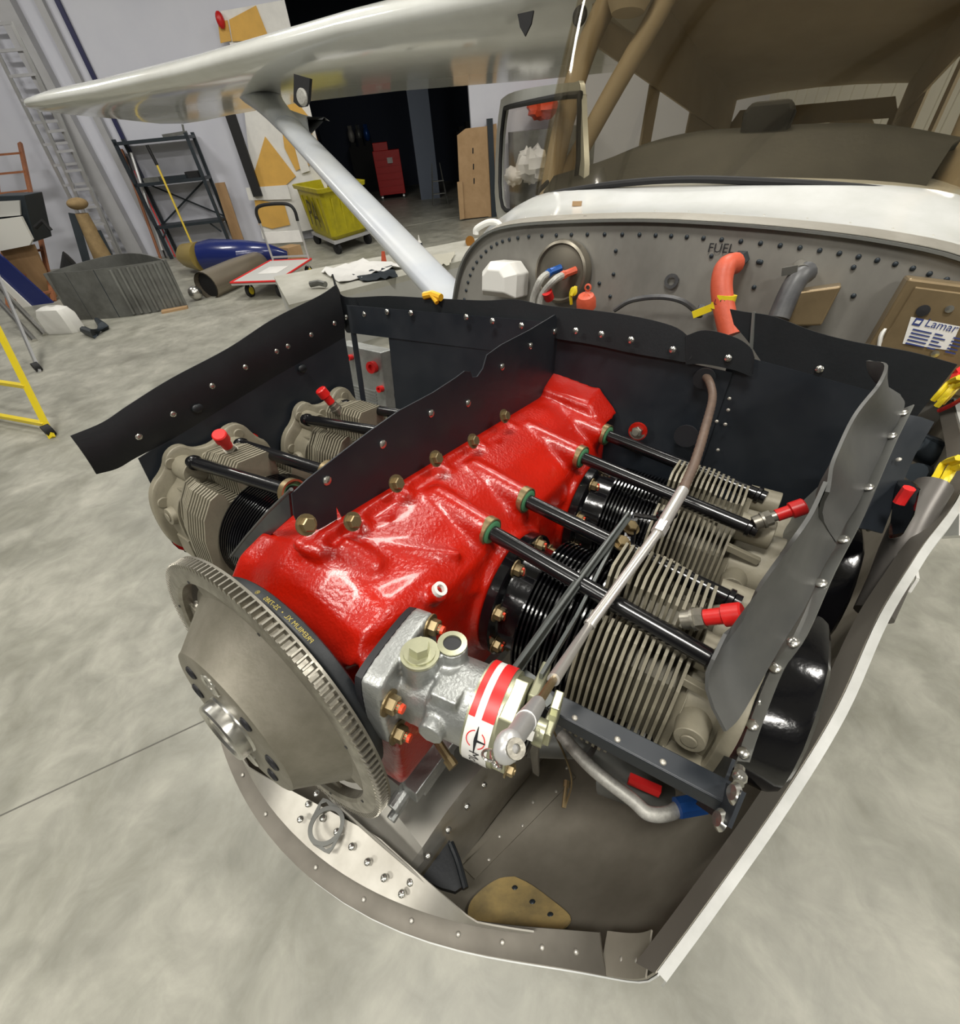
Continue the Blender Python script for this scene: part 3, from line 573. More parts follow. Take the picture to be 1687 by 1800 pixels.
# safety wire coil in the gap
wc = MB(); cc = PA(484, 950, x=-4.2)
for k in range(5):
    wc.tube([cc + V((.12 * sin(3 * t + k), .33 * cos(t) + .05 * k, .62 * sin(t) - .06 * k)) for t in [2 * pi * i / 24 for i in range(25)]], .04, 6, cap=False)
wc.tube(spl([cc + V((0, .1, -.4)), cc + V((.1, .15, -.8)), cc + V((.2, -.05, -1.15))], 5), .06, 6)
tag(obj('wire_coil', wc, POLI), 'small coil of bright safety wire in the dark gap right of the crankcase nose', 'wire')

# left side: grey metal flange, rubber flaps
SL = [PA(1300, 1340, y=15.9), PA(1320, 1280, y=15.9), PA(1360, 1180, y=16.0), PA(1400, 1120, y=16.15), PA(1450, 1010, y=16.5), PA(1500, 915, y=17.0), PA(1555, 790, y=17.5), PA(1590, 720, y=17.9)]
SLs = spl(SL, 5)
g = [[p + V((0, .22, .25)) for p in SLs], [p + V((0, -.05, 0)) for p in SLs], [V((p.x + .1, min(p.y - .15, 15.75), min(p.z - 2.2, 2.5))) for p in SLs]]
lm = obj('side_panel', MB().sheet(g, .05), GREYM, baf); lm['label'] = 'bare grey left hand baffle flange with bright screws'
for i, t in enumerate([.03, .16, .3, .42, .55, .66, .78, .9, .98]):
    q = SLs[int(t * (len(SLs) - 1))]; inst('screw', RIVB, AM(q + V((.0, -.02, .18)), (.3, -.5, .8)), lm)
fa = [PA(1255, 1165, y=13.95), PA(1285, 1105, y=14.1), PA(1330, 1045, y=14.3), PA(1370, 990, y=14.5), PA(1400, 950, y=14.6), PA(1430, 905, y=14.8), PA(1455, 850, y=15.0)]
fb = [PA(1276, 1290, y=14.9), PA(1300, 1265, y=15.2), PA(1338, 1200, y=15.5), PA(1378, 1130, y=15.8), PA(1415, 1070, y=16.1), PA(1445, 1005, y=16.4), PA(1470, 960, y=16.6)]
a = spl(fa, 4); b2 = spl(fb, 4); g = [[lerp(p, q, t) + V((-.1, -.35 * sin(pi * t), 0)) for p, q in zip(a, b2)] for t in (0, .25, .5, .75, 1)]
o = obj('rubber_flap', MB().sheet(g, .11), RUBG, baf); o['label'] = 'front grey rubber flap over the left hand pushrod tubes'
fa = [PA(1458, 868, y=15.1), PA(1462, 830, y=15.2), PA(1482, 780, y=15.35), PA(1500, 742, y=15.5), PA(1530, 700, y=15.7), PA(1555, 665, y=15.9), PA(1556, 645, y=16.3), PA(1530, 630, y=16.0)]
fb = [PA(1470, 955, y=16.6), PA(1485, 925, y=16.8), PA(1510, 885, y=17.0), PA(1535, 830, y=17.3), PA(1560, 775, y=17.5), PA(1580, 740, y=17.7), PA(1588, 715, y=17.8), PA(1585, 690, y=17.6)]
a = spl(fa, 4); b2 = spl(fb, 4); g = [[lerp(p, q, t) + V((-.1, -.3 * sin(pi * t) * (1 + .8 * sin(i * .55)), .12 * sin(i * .6))) for i, (p, q) in enumerate(zip(a, b2))] for t in (0, .2, .4, .6, .8, 1)]
o = obj('rubber_flap', MB().sheet(g, .11), RUBG, baf); o['label'] = 'rear wrinkled rubber flap that curls in at the corner'
of = MB(); a = [PA(1592, 730, y=18.0), PA(1570, 780, y=17.8), PA(1535, 850, y=17.5), PA(1498, 928, y=17.1)]; b2 = [PA(1640, 742, y=19.0), PA(1605, 800, y=18.8), PA(1578, 860, y=18.6), PA(1548, 938, y=18.2)]
of.sheet([a, [lerp(p, q, .5) + V((0, 0, .05)) for p, q in zip(a, b2)], b2], .06); o = obj('outer_flange', of, BAF, baf)
for p in [(1597, 742), (1578, 770), (1570, 800), (1555, 870), (1562, 848), (1582, 812), (1545, 905), (1530, 935)]:
    q = PA(*p, y=18.2); inst('rivet', rivet_mesh(.15, .09, BAF) if False else RIVS, AM(q + V((.05, -.1, .1)), (.3, -.6, .8)), o)

# ================================================================== governor
gov = thing('propeller_governor', 'cast aluminium propeller governor with red striped white label on the engine front', 'governor', (-3.4, 7, 1))
g0 = PA(690, 1175, y=4.9); g1 = PA(905, 1268, y=9.4); GA = (g1 - g0).normalized(); 
GX = (V((0, 0, 1)) - GA * GA.z).normalized(); GY = GA.cross(GX)                # up, and forward/back
def PG(px, py, h):
    d = ray(px, py); t = (g0 + GA * h - CA).dot(GA) / d.dot(GA); return CA + d * t
def G(u, v, h): return g0 + GX * u + GY * v + GA * h                       # u up, v sideways, h outwards
gp = MB(); sq = round_poly([V((x, y, 0)) for x, y in [(1.75, 1.5), (1.75, -1.5), (1.3, -1.75), (-1.3, -1.75), (-1.75, -1.5), (-1.75, 1.5), (-1.3, 1.75), (1.3, 1.75)]], 2)
gp.rings([[G(p.x * k, p.y * k, h) for p in sq] for h, k in ((-.14, .97), (.12, .99))]); o = obj('base_gasket', gp, INK, gov)
gb = MB(); gb.rings([[G(p.x * k, p.y * k, h) for p in sq] for h, k in ((.12, 1.0), (.75, 1.0), (.85, .95))])
gb.cyl(G(0, 0, .7), G(0, 0, 3.4), 1.15, 1.2, n=32); gb.cyl(G(0, 0, 2.0), G(0, 0, 3.6), 1.32, n=32)
gb.cyl(G(.2, .2, 1.35), G(1.75, .2, 1.35), .62, .6, n=24)                        # bolt turret
gb.cyl(G(.2, -.55, 2.1), G(1.76, -.55, 2.1), .5, .5, n=24); gb.bar(G(1.45, .3, 1.5), G(1.45, -.5, 2.0), .5, .5)
gb.bar(G(.9, .5, 2.1), G(.9, .5, 3.0), 1.0, .8, up=GX); gb.cyl(G(.2, 1.1, 2.4), G(.2, 1.62, 2.4), .42, n=20); gb.bar(G(-.3, .9, .8), G(-.3, .9, 2.6), .5, .8)
gb.cyl(G(-.9, -.2, .8), G(-.9, -.2, 2.4), .5, n=16)
go = obj('body', gb, CAST, gov); remesh(go, .055 * IN, 5, .5)
t = MB(); t.lathe([(.30, 0), (.48, 0), (.48, .05), (.30, .06)], G(1.82, -.55, 2.1), GX, 24, closed=True); t.cyl(G(1.80, -.55, 2.1), G(1.82, -.55, 2.1), .3, n=20); t.m[-22:] = [1] * 22; obj('port', t, [CADM, INK], gov)
t = MB(); t.cyl(G(1.75, .2, 1.35), G(1.85, .2, 1.35), .62, n=28); t.cyl(G(1.85, .2, 1.35), G(1.92, .2, 1.35), .5, n=28); t.cyl(G(1.92, .2, 1.35), G(2.25, .2, 1.35), .34, .32, n=6); o = obj('turret_bolt', t, CADM, gov, smooth=False)
for u, v in ((.6, 1.5), (-1.35, 1.35), (1.35, -1.3), (-1.35, -1.3)):
    inst('mount_nut', NUT, AM(G(u, v * .95, .85), tuple(GA)), gov)
    t = MB(); t.cyl(G(u, v * .95, 1.15), G(u, v * .95, 1.42), .17, .15, n=10); obj('torque_paint', t, REDT, gov)
lb = MB(); lb.cyl(G(0, 0, 3.35), G(0, 0, 4.35), 1.5, n=48); o = obj('head', lb, CADM, gov); o['label'] = 'pale yellow governor head'
def band(h0, h1, a0, a1, r, m, name='label'):
    n = 28; b = MB(); b.sheet([[G(cos(lerp(a0, a1, i / n)) * r, sin(lerp(a0, a1, i / n)) * r, h) for i in range(n + 1)] for h in (h0, h1)], .012); return obj(name, b, m, gov)
band(3.42, 4.22, -2.2, 3.0, 1.52, WSTK).__setitem__('label', 'white wrap around label')
band(3.42, 3.62, -.9, .72, 1.535, REDB, 'red_stripe'); band(3.84, 4.22, -.9, .72, 1.535, REDB, 'red_stripe')
lab_anchor = o
def gt(a_c, r=1.545, hm=3.82): return lambda x, y: MAI @ G(cos(a_c + x / r) * r, sin(a_c + x / r) * r, hm + y)
text_mesh('lettering', 'McCauley', .46, INK, lab_anchor, gt(1.98))
def ringtext(a_c, r0, r1, m):                                          # the red arcs and the black propeller of the emblem
    b = MB(); n = 20
    for s0, s1 in ((.4, 2.6), (3.4, 5.8)):
        b.sheet([[G(cos(a_c + rr * cos(lerp(s0, s1, i / n)) / 1.545) * 1.545, sin(a_c + rr * cos(lerp(s0, s1, i / n)) / 1.545) * 1.545, 3.82 + rr * sin(lerp(s0, s1, i / n))) for i in range(n + 1)] for rr in (r0, r1)], .004)
    return obj('emblem_ring', b, m, lab_anchor)
ringtext(1.12, .27, .30, REDB)
eb = MB()
def gp3(a, h): return G(cos(1.12 + a / 1.545) * 1.55, sin(1.12 + a / 1.545) * 1.55, 3.82 + h)
eb.sheet([[gp3(-.42, -.01), gp3(-.05, -.05), gp3(.05, -.05), gp3(.5, -.01)], [gp3(-.42, .01), gp3(-.05, .05), gp3(.05, .05), gp3(.5, .01)]], .005); eb.sheet([[gp3(-.03, -.02), gp3(-.02, .3)], [gp3(.05, -.02), gp3(.02, .3)]], .005)
obj('emblem_blade', eb, INK, lab_anchor)
t = MB(); t.rings([[G(x * k, y * k, h) for x, y in ((1.45, -.5), (1.45, .9), (.6, 1.35), (-.7, 1.3), (-1.2, .8), (-1.3, -.6), (-.6, -1.3), (.7, -1.2))] for h, k in ((4.3, 1.0), (4.75, 1.0))]); o = obj('cover_plate', t, CADM, gov, smooth=False, bevel=.001)
t = MB(); t.lathe([(.001, 4.75), (.7, 4.75)] + [q for i in range(5) for q in ((.78, 4.8 + i * .09), (.72, 4.845 + i * .09))] + [(.6, 5.25), (.001, 5.25)], g0, GA, 28); obj('spring', t, BLK, gov)
t = MB(); t.cyl(G(0, 0, 5.2), G(0, 0, 5.55), .42, n=28); obj('shaft_end', t, CADM, gov)
t = MB(); t.bar(G(1.0, -.2, 4.95), G(.55, -1.9, 4.95), .5, .3, up=GA); t.bar(G(-.3, 0, 5.55), G(-.45, -1.2, 5.6), .55, .35, up=GA); t.bar(G(.3, -1.1, 5.6), G(-.9, -1.1, 5.6), .7, .3, up=GA); o = obj('control_arm', t, CADM, gov, smooth=False, bevel=.0012)
t = MB(); q = PG(937, 1282, 5.2); e = PG(942, 1360, 5.0); t.bar(q, e, .35, .12, up=(1, 0, 0)); t.bar(PG(925, 1290, 5.2), PG(965, 1268, 5.2), .4, .25); t.cyl(PG(952, 1300, 5.1), PG(955, 1303, 5.4), .16, n=12); o = obj('stop_tab', t, POLI, gov, smooth=False); o['label'] = 'bright drilled stop tab'
for i in range(4):
    hh = MB(); p = lerp(q, e, .5 + i * .13); d = (CA - p).normalized(); hh.cyl(p + d * .06, p + d * .075, .05, n=8); obj('tab_hole', hh, WPL, o)
t = MB(); cc = PG(862, 1328, 4.75)
for k in range(3): t.tube([cc + V((.22 * sin(k + s), .18 * cos(s) + .1 * k, .2 * sin(s + k))) for s in [2 * pi * i / 18 for i in range(19)]], .035, 6, cap=False)
obj('safety_wire', t, POLI, gov)
for u, v in ((-.9, 1.0), (-.9, -.9), (1.2, .7)):
    inst('small_bolt', NUTS, AM(G(u, v, 4.72), tuple(GA)), gov)
pt = MB(); pc = PA(668, 1218, y=5.0)
pt.sheet([[PA(655, 1172, y=4.95), PA(662, 1170, y=5.05)], [PA(680, 1240, y=4.95), PA(688, 1238, y=5.05)]], .03); obj('data_plate', pt, POLI, gov)

# ================================================================== control rod with brown sheath, and its bracket
def chrome(): pass
rod = thing('control_cable', 'silver propeller control rod running into a ribbed brown cable sheath', 'cable', (-8, 10, 4))
R0 = PG(893, 1312, 5.75); R1 = PG(945, 1237, 5.6); R2 = PA(1035, 1100, z=4.4); R3 = PA(1160, 930, z=5.8); R4 = PA(1200, 862, z=6.4)
t = MB(); t.ball(R0, .2, 16, 10, (1, .8, 1)); t.cyl(R0, lerp(R0, R1, .45), .12, .15, n=16); t.cyl(lerp(R0, R1, .45), R1, .165, .15, n=16); o = obj('rod_end', t, mat('satin aluminium', (.62, .62, .62), .35, .5), rod)
t = MB(); t.lathe([(.05, 0), (.11, 0), (.11, .05), (.05, .05)], R0 + V((.04, .1, .13)), (.2, .5, .8), 16, closed=True); obj('rod_bearing', t, STEEL, rod)
d = (R2 - R1).normalized(); t = MB(); t.cyl(R1 - d * .08, R1 + d * .06, .15, n=6); t.cyl(R1, lerp(R1, R2, .3), .09, n=10); obj('lock_nut', t, BRASS, rod, smooth=False)
SIL = mat('satin silver tube', (.58, .56, .53), .3, .6)
t = MB(); t.cyl(lerp(R1, R2, .2), R2, .145, n=16); obj('rod', t, SIL, rod)
t = MB(); t.cyl(R2, R3, .18, .19, n=16); t.lathe([(.21, 0), (.21, .12)], R2, R3 - R2, 16, cap=True); obj('rod_tube', t, SIL, rod)
t = MB(); t.cyl(R3, R4, .25, n=18); t.cyl(lerp(R3, R4, -.1), lerp(R3, R4, .12), .28, n=6); obj('sheath_end', t, SIL, rod)
path = spl([R4, PA(1222, 810, z=7.0), PA(1240, 750, z=7.6), PA(1252, 700, z=7.9), PA(1247, 672, x=-24.0), PA(1238, 660, x=-25.2)], 16)
rr = [.2 + (.02 if i % 2 else 0) for i in range(len(path))]; t = MB(); t.tube(path, rr, 14); obj('sheath', t, BROWNC, rod)
br = thing('cable_bracket', 'dark grey green triangulated bracket arm carrying the control rod over the cylinders', 'bracket', (-8, 11, 1))
t = MB(); a0 = PA(868, 1200, y=8.7); a1 = PA(1108, 905, z=4.9)
t.sheet([[PA(852, 1248, y=8.6), PA(900, 1170, z=3.2), PA(1000, 1030, z=4.2), PA(1098, 905, z=5.2)], [PA(880, 1262, y=8.9), PA(915, 1185, z=3.1), PA(1014, 1040, z=4.1), PA(1110, 912, z=5.1)]], .12); t.bar(PA(880, 1215, y=8.6), PA(1103, 908, z=5.0), .14, .6); obj('main_arm', t, GREEN, br, smooth=False, bevel=.001)
t = MB(); t.bar(PA(950, 1190, y=9.6), PA(1010, 1090, z=3.6), .12, .3); t.bar(PA(1010, 1090, z=3.6), PA(1078, 955, z=4.5), .12, .25); obj('lower_arm', t, GREEN, br, smooth=False)
t = MB(); t.prism([PA(*p, z=2.9) for p in [(862, 1240), (905, 1165), (940, 1190), (952, 1200), (975, 1232), (960, 1245), (920, 1215), (885, 1262)]], (0, 0, -.06), (0, 0, .06)); obj('gusset', t, GREEN, br, smooth=False)
for p in [(893, 1208), (918, 1222), (905, 1200), (855, 1300 - 48)]: inst('screw', mesh('screw', hexbolt(.14, .2, True, .1), POLI, smooth=False), AM(PA(*p, z=2.95), (0, 0, 1)), br)
t = MB(); t.bar(PA(1115, 905, z=4.9), PA(1175, 915, z=5.1), .3, .08); t.bar(PA(1112, 912, z=4.6), PA(1100, 985, z=3.6), .5, .08, up=(1, 0, 0)); t.tube([PA(1172, 905, z=5.5) + V((.34 * cos(s), .34 * sin(s), .1 * sin(s))) for s in [2 * pi * i / 20 for i in range(21)]], .09, 8, cap=False); obj('clamp', t, BLK, br, smooth=False)
for p in [(1108, 928), (1092, 955)]: inst('bolt', BOLT, AM(PA(*p, z=4.4), (.3, .3, 1)), br)
bar_ = thing('front_cross_bar', 'charcoal painted angle bar across the front of the left cylinders', 'bar', (-8, 12, -2))
t = MB(); P0 = PA(958, 1226, z=1.7); P1 = PA(1290, 1398, z=1.7)
t.bar(P0, P1, .75, .08); d = (P1 - P0).normalized(); t.bar(P0 + V((.36, 0, -.28)), P1 + V((.36, 0, -.28)), .08, .6); o = obj('angle_bar', t, BAF, bar_, smooth=False, bevel=.001)
for p in [(1010, 1262), (1085, 1300), (1165, 1340)]: inst('rivet', RIVS, AM(PA(*p, z=1.74), (0, 0, 1)), bar_)
t = MB(); t.prism([PA(*p, y=15.5) for p in [(1225, 1415), (1282, 1455), (1308, 1392), (1275, 1375), (1290, 1335), (1262, 1325), (1245, 1370)]], (0, -.05, 0), (0, .05, 0)); o = obj('end_plate', t, BAF, bar_, smooth=False)
for p in [(1265, 1441), (1291, 1395)]: inst('screw', mesh('screw', MB().lathe([(.001, .12), (.2, .1), (.3, 0)], (0, 0, 0), (0, 0, 1), 16), POLI), AM(PA(*p, y=15.4), (.3, -.8, .3)), bar_)
t = MB(); t.ball(PA(1300, 1365, y=15.7), .22, 10, 6); t.cyl(PA(1300, 1350, y=15.7), PA(1298, 1378, y=15.7), .15, n=10); obj('clip', t, POLI, bar_)
# ================================================================== lower cowl
cowl = thing('lower_cowl', 'open lower engine cowl of stained bare metal with white outer edge under the engine', 'cowl', (-15, 0, -16))
EDGE = [(-2.3, 15.7, -4.2), (-4.6, 16.5, -3.0), (-8.0, 17.6, -1.0), (-11.4, 18.5, 1.0), (-15.3, 19.2, 2.8), (-19.5, 20.4, 3.8), (-27.0, 22.6, 5.0), (-38, 23.2, 6)]
EDS = spl(EDGE, 6)
def edge_at(x):
    for a, b2 in zip(EDS, EDS[1:]):
        if a.x >= x >= b2.x: return a.lerp(b2, (x - a.x) / (b2.x - a.x))
    return EDS[0] if x > EDS[0].x else EDS[-1]
def lipx(y): t = min(1, abs(y) / 15.7); return 2.1 - 5.6 * t ** 2 + 1.2 * t ** 8
ROWS = []
NU, NS = 18, 34
def cowl_pt(u, s, off=0.0):                     # u 0 front lip .. 1 firewall, s -1 right .. 1 left
    xe = lerp(-2.3, -38, u ** 1.1); e = edge_at(xe); ph = abs(s) * pi / 2
    zb = -10.3 - 4.6 * min(1, u * 6) ** .7 - 1.2 * u; ze = e.z
    if s < 0: ze = min(ze, -4.2); 
    k = lerp(.80, .62, min(1, u * 4)); y = math.copysign(e.y * sin(ph) ** k, s) if s else 0
    if s < 0: y *= .96
    z = zb + (ze - zb) * (1 - cos(ph) ** .75)
    x = lerp(lipx(y), -38, u ** 1.1) if u < 1 else -38
    return V((x, y, z + off))
ROWS = [[cowl_pt((i / NU) ** 1.5, -1 + 2 * j / NS) for j in range(NS + 1)] for i in range(NU + 1)]
sk = obj('skin', MB().sheet(ROWS, -.06), SHEET, cowl)
sk2 = obj('outer_skin', MB().sheet([[p + V((0, math.copysign(.1, p.y) if abs(p.y) > 1 else 0, -.12)) for p in r] for r in ROWS], -.05), WHITE, cowl); sk2['label'] = 'white painted outside of the cowl'
# white rolled edge along the left side
wl = MB(); ev = EDS[:]
wl.sheet([[p + V((0, .05, .12)) for p in ev], [p + V((.06, .36, .10)) for p in ev]], .12); wl.sheet([[p + V((.06, .36, .10)) for p in ev], [p + V((.06, .4, -.55)) for p in ev]], .06)
o = obj('white_edge', wl, LIPM, cowl); o['label'] = 'chalky white edge of the left cowl half'
il = MB(); il.sheet([[p + V((.05, .0, .02)) for p in ev], [p + V((.02, -.5, -.45)) for p in ev]], .04); obj('edge_flange', il, mat('sooty cowl flange', (.11, .10, .085), .5, .4), cowl)
# front lip strip with rivets
lipm = [cowl_pt(0, s) for s in [i / 40 for i in range(-36, 31)]]
lo_ = [p + V((.05, 0, .02)) for p in lipm]; li = [V((p.x - .85, p.y * (1 - .05 * abs(p.y) / 16), p.z + .35)) for p in lipm]
o = obj('front_lip', MB().sheet([lo_, [a.lerp(b2, .5) + V((0, 0, -.12)) for a, b2 in zip(lo_, li)], li], .07), LIPG, cowl); o['label'] = 'curved front lip of the cowl'
for i in range(22, len(lipm) - 1, 4):
    p = lo_[i].lerp(li[i], .45); inst('rivet', RIVS, AM(p + V((0, 0, .0)), (.3, 0, 1)), o)
lipm2 = [cowl_pt(0, s) for s in [i / 40 for i in range(29, 39)]]
a = [p + V((.05, 0, .03)) for p in lipm2]; b2 = [V((p.x - 1.2, p.y - .2, p.z + .2)) for p in lipm2]
o = obj('front_lip', MB().sheet([a, b2], .06), SHEET, cowl)
for i in (3, 6, 9): inst('rivet', RIVS, AM(a[i].lerp(b2[i], .4), (.2, -.2, 1)), o)
# bright half moon shelf behind the lip
ch0 = PA(560, 1405, z=-9.2); ch1 = PA(826, 1626, z=-9.0)
arc = [cowl_pt(0, s / 40) for s in range(-8, 21)]
sh = [[V((p.x - .7, p.y * .98, p.z + .6)) for p in arc], [V((lerp(0.9, -.75, min(1, max(0, (p.y + 4) / 8))) - .0 * p.y, p.y, p.z + 1.3)) for p in arc]]
sh[1] = [V((min(q.x, p.x - .05), q.y, q.z)) for q, p in zip(sh[1], sh[0])]
so = obj('shelf', MB().sheet(sh, .06), ALUB, cowl); so['label'] = 'bright riveted half moon shelf inside the lip'
for p in [(542, 1413), (556, 1395), (567, 1438), (592, 1462), (618, 1488), (646, 1515), (675, 1543), (706, 1571), (721, 1551), (528, 1440)]:
    inst('rivet', RIV, AM(PA(*p, z=-8.95), (0, 0, 1)), so)
fl_ = MB(); fl_.sheet([[PA(598, 1422, z=-8.7), PA(650, 1468, z=-8.7), PA(700, 1512, z=-8.7), PA(760, 1565, z=-8.7), PA(812, 1610, z=-8.7)], [p + V((0, 0, -1.6)) for p in (PA(598, 1422, z=-8.7), PA(650, 1468, z=-8.7), PA(700, 1512, z=-8.7), PA(760, 1565, z=-8.7), PA(812, 1610, z=-8.7))]], .08); obj('shelf_flange', fl_, ALU, cowl)
# flange gasket lying on the shelf
gk = MB(); g0_ = PA(574, 1452, z=-8.75); gx = (PA(606, 1490, z=-8.75) - PA(545, 1415, z=-8.75)).normalized()
def ov(r, k): return [g0_ + V((r * cos(t), r * sin(t), 0)) for t in [2 * pi * i / 32 for i in range(32)]]
gk.lathe([(.66, 0), (.86, 0), (.86, .09), (.66, .09)], g0_, (0, 0, 1), 36, closed=True)
e0, e1 = PA(569, 1411, z=-8.75), PA(578, 1493, z=-8.75)
for e in (e0, e1):
    d = (e - g0_); d.z = 0; n = V((-d.y, d.x, 0)).normalized(); dn = d.normalized()
    L = d.length
    pts = [g0_ + dn * .55 + n * .68, g0_ + dn * (L + .05) + n * .2, g0_ + dn * (L + .2), g0_ + dn * (L + .05) - n * .2, g0_ + dn * .55 - n * .68]
    hole = [g0_ + dn * (.72), g0_ + dn * .72]
    gk.prism([pts[0], pts[1], g0_ + dn * (L - .02) + n * .12, g0_ + dn * .85 + n * .22], (0, 0, 0), (0, 0, .09)); gk.prism([pts[4], pts[3], g0_ + dn * (L - .02) - n * .12, g0_ + dn * .85 - n * .22][::-1], (0, 0, 0), (0, 0, .09)); gk.prism([pts[1], pts[2], pts[3], g0_ + dn * (L - .02) - n * .12, g0_ + dn * (L - .02) + n * .12], (0, 0, 0), (0, 0, .09))
tag(obj('flange_gasket', gk, GREYM), 'grey metal flange gasket with two ears on the bright shelf of the lower cowl', 'gasket')
# raised duct and its riveted flank
D0 = [PA(700, 1395, z=-8.6), PA(690, 1440, z=-9), PA(700, 1490, z=-9.3)]
ridge = [PA(742, 1490, z=-8.9), PA(790, 1420, z=-8.6), PA(850, 1345, z=-8.4), PA(910, 1275, z=-8.2), PA(960, 1215, z=-8.0)]
foot = [PA(745, 1512, z=-9.6), PA(800, 1440, z=-9.6), PA(862, 1362, z=-9.6), PA(925, 1290, z=-9.6), PA(985, 1225, z=-9.6)]
base = [V((p.x - .2, p.y + .5, -14.5)) for p in foot]
inner = [V((p.x - .6, 2.6, -9.2)) for p in ridge]; inn2 = [V((p.x - 1.0, -4.0, -9.6)) for p in ridge]
rows = [inn2, inner, [lerp(a, b2, .6) + V((0, 0, .1)) for a, b2 in zip(inner, ridge)], ridge, foot, base]
front = []
do = obj('duct', MB().sheet([spl(r, 5) for r in rows], .06), ALU, cowl); do['label'] = 'smooth raised air duct in the cowl'
fr_ = MB(); fr_.sheet([[r[0] for r in rows], [V((min(.2, r[0].x + 1.6), r[0].y - .6, -9.9 - .3 * i)) for i, r in enumerate(rows)]], .06); obj('duct_front', fr_, ALU, do)
for p in [(753, 1505), (788, 1459), (821, 1418), (851, 1380), (879, 1347), (820 - 34, 1432 - 66), (706, 1420), (749, 1405)]:
    q = PA(*p, z=-9.1); inst('rivet', RIV, AM(q, (.2, .6, .7)), do)
bp_ = MB(); bp_.prism([PA(*p, z=-10.5) for p in [(742, 1548), (790, 1482), (806, 1510), (818, 1560), (800, 1572), (775, 1565)]], (0, 0, 0), (0, 0, .4)); o = obj('black_pad', bp_, RUB, cowl); o['label'] = 'folded black rubber pad beside the duct'
bp_ = MB(); bp_.tube(spl([PA(792, 1482, z=-9.9), PA(805, 1515, z=-9.9), PA(818, 1562, z=-9.9)], 6), .16, 8); obj('pad_edge', bp_, RUB, o)
# floor seams, patch plate and the amber oval
for a_, b_ in [((812, 1512), (985, 1345)), ((840, 1530), (1010, 1365)), ((905, 1560 - 10), (925, 1508)), ((1020, 1655), (1098, 1600))]:
    pass
def cowl_hit(px, py, lift=.05):                     # where a sight line meets the inner skin (solved on the surface grid)
    d = ray(px, py); best = None
    for i in range(NU):
        for j in range(NS):
            for tri in ((ROWS[i][j], ROWS[i + 1][j], ROWS[i + 1][j + 1]), (ROWS[i][j], ROWS[i + 1][j + 1], ROWS[i][j + 1])):
                a, b3, c3 = tri; n = (b3 - a).cross(c3 - a)
                if n.length < 1e-9: continue
                dn = d.dot(n)
                if abs(dn) < 1e-9: continue
                t = (a - CA).dot(n) / dn; p = CA + d * t
                if (b3 - a).cross(p - a).dot(n) >= -1e-4 and (c3 - b3).cross(p - b3).dot(n) >= -1e-4 and (a - c3).cross(p - c3).dot(n) >= -1e-4 and t > 0:
                    if best is None or t < best[0]: best = (t, p, n.normalized())
    if best is None: return PA(px, py, z=-13), V((0, 0, 1))
    n = best[2] if best[2].dot(d) < 0 else -best[2]; return best[1] + n * lift, n
op = [V((x, y, 0)) for x, y in [(905, 1545), (935, 1560), (975, 1590), (1003, 1615), (998, 1632), (970, 1650), (935, 1662), (900, 1662), (862, 1652), (835, 1635), (822, 1612), (828, 1588), (850, 1565), (878, 1548)]]
op = spl(op + op[:1], 3); cpx = V((905, 1608, 0)); b = MB()
b.sheet([[cowl_hit(*(cpx.lerp(p, k)).xy, .07)[0] for p in op] for k in (.02, .35, .7, 1.0)], .05); o = obj('amber_panel', b, TAN, cowl); o['label'] = 'oval amber fibreglass panel low in the cowl'
for p in [(905, 1585 - 20), (936, 1590), (968, 1613)]: inst('rivet', RIVD, AM(*cowl_hit(*p, .1)), o)
for a_, b_, nm in [((812, 1525), (990, 1345), 'seam_strip')]:
    g = [[], []]
    for k in range(7):
        t = k / 6; p, n = cowl_hit(lerp(a_[0], b_[0], t), lerp(a_[1], b_[1], t), .06); q, n = cowl_hit(lerp(a_[0], b_[0], t) + 22, lerp(a_[1], b_[1], t) + 22, .06); g[0].append(p); g[1].append(q)
    o = obj(nm, MB().sheet(g, .05), SHEET, cowl)
    for k in range(1, 7, 2 if nm != 'seam_strip' else 1): inst('rivet', RIVS, AM(lerp(g[0][k], g[1][k], .8 if k % 2 else .3), (0, -.2, 1)), o)

# ================================================================== airframe
ap = thing('light_airplane', 'white high wing light airplane with bare firewall and tinted windshield behind the engine', 'airplane', (-60, 0, -20))
FO = [(-19.6, -12), (-20, -4), (-19.4, 4), (-18.6, 9), (-17.4, 12.2), (-15.1, 14.3), (-12, 15.2), (-6.3, 15.62), (0, 15.8), (5.2, 15.7), (10.7, 15.4), (15.7, 14.9), (19.9, 14.1), (23.5, 12.5), (25.0, 8), (25.0, -4), (22, -12)]
fo_ = spl([V((-38, y, z)) for y, z in FO], 4)
fwl = MB(); fwl.prism(fo_, (-.1, 0, 0), (0, 0, 0)); fwo = obj('firewall', fwl, FW, ap, smooth=False); fwo['label'] = 'bare stainless firewall'
ri = MB(); cf = [p * 1.0 for p in fo_]; ri.sheet([[V((-38.0, p.y * .992, (p.z - 2) * .992 + 2)) for p in cf], [V((-37.5, p.y * .995, (p.z - 2) * .995 + 2)) for p in cf], [V((-37.5, p.y, p.z)) for p in cf], [V((-38.2, p.y * 1.004, p.z * 1.002)) for p in cf]], .05); obj('rim', ri, GREYM, fwo)
for i in range(12, 53, 1):
    p = fo_[i]; inst('rivet', RIVD, AM((-37.95, p.y * .94, (p.z - 2) * .93 + 2), (1, 0, 0)), fwo)
for p in [(1082, 441), (1078, 482), (1053, 498), (1190, 492), (1325, 505), (1333, 460), (1337, 461), (1072, 521), (1318, 555), (1500, 470), (1500, 520), (1250, 450)]:
    inst('rivet', RIVD, AM(PA(*p, x=-37.9), (1, 0, 0)), fwo)
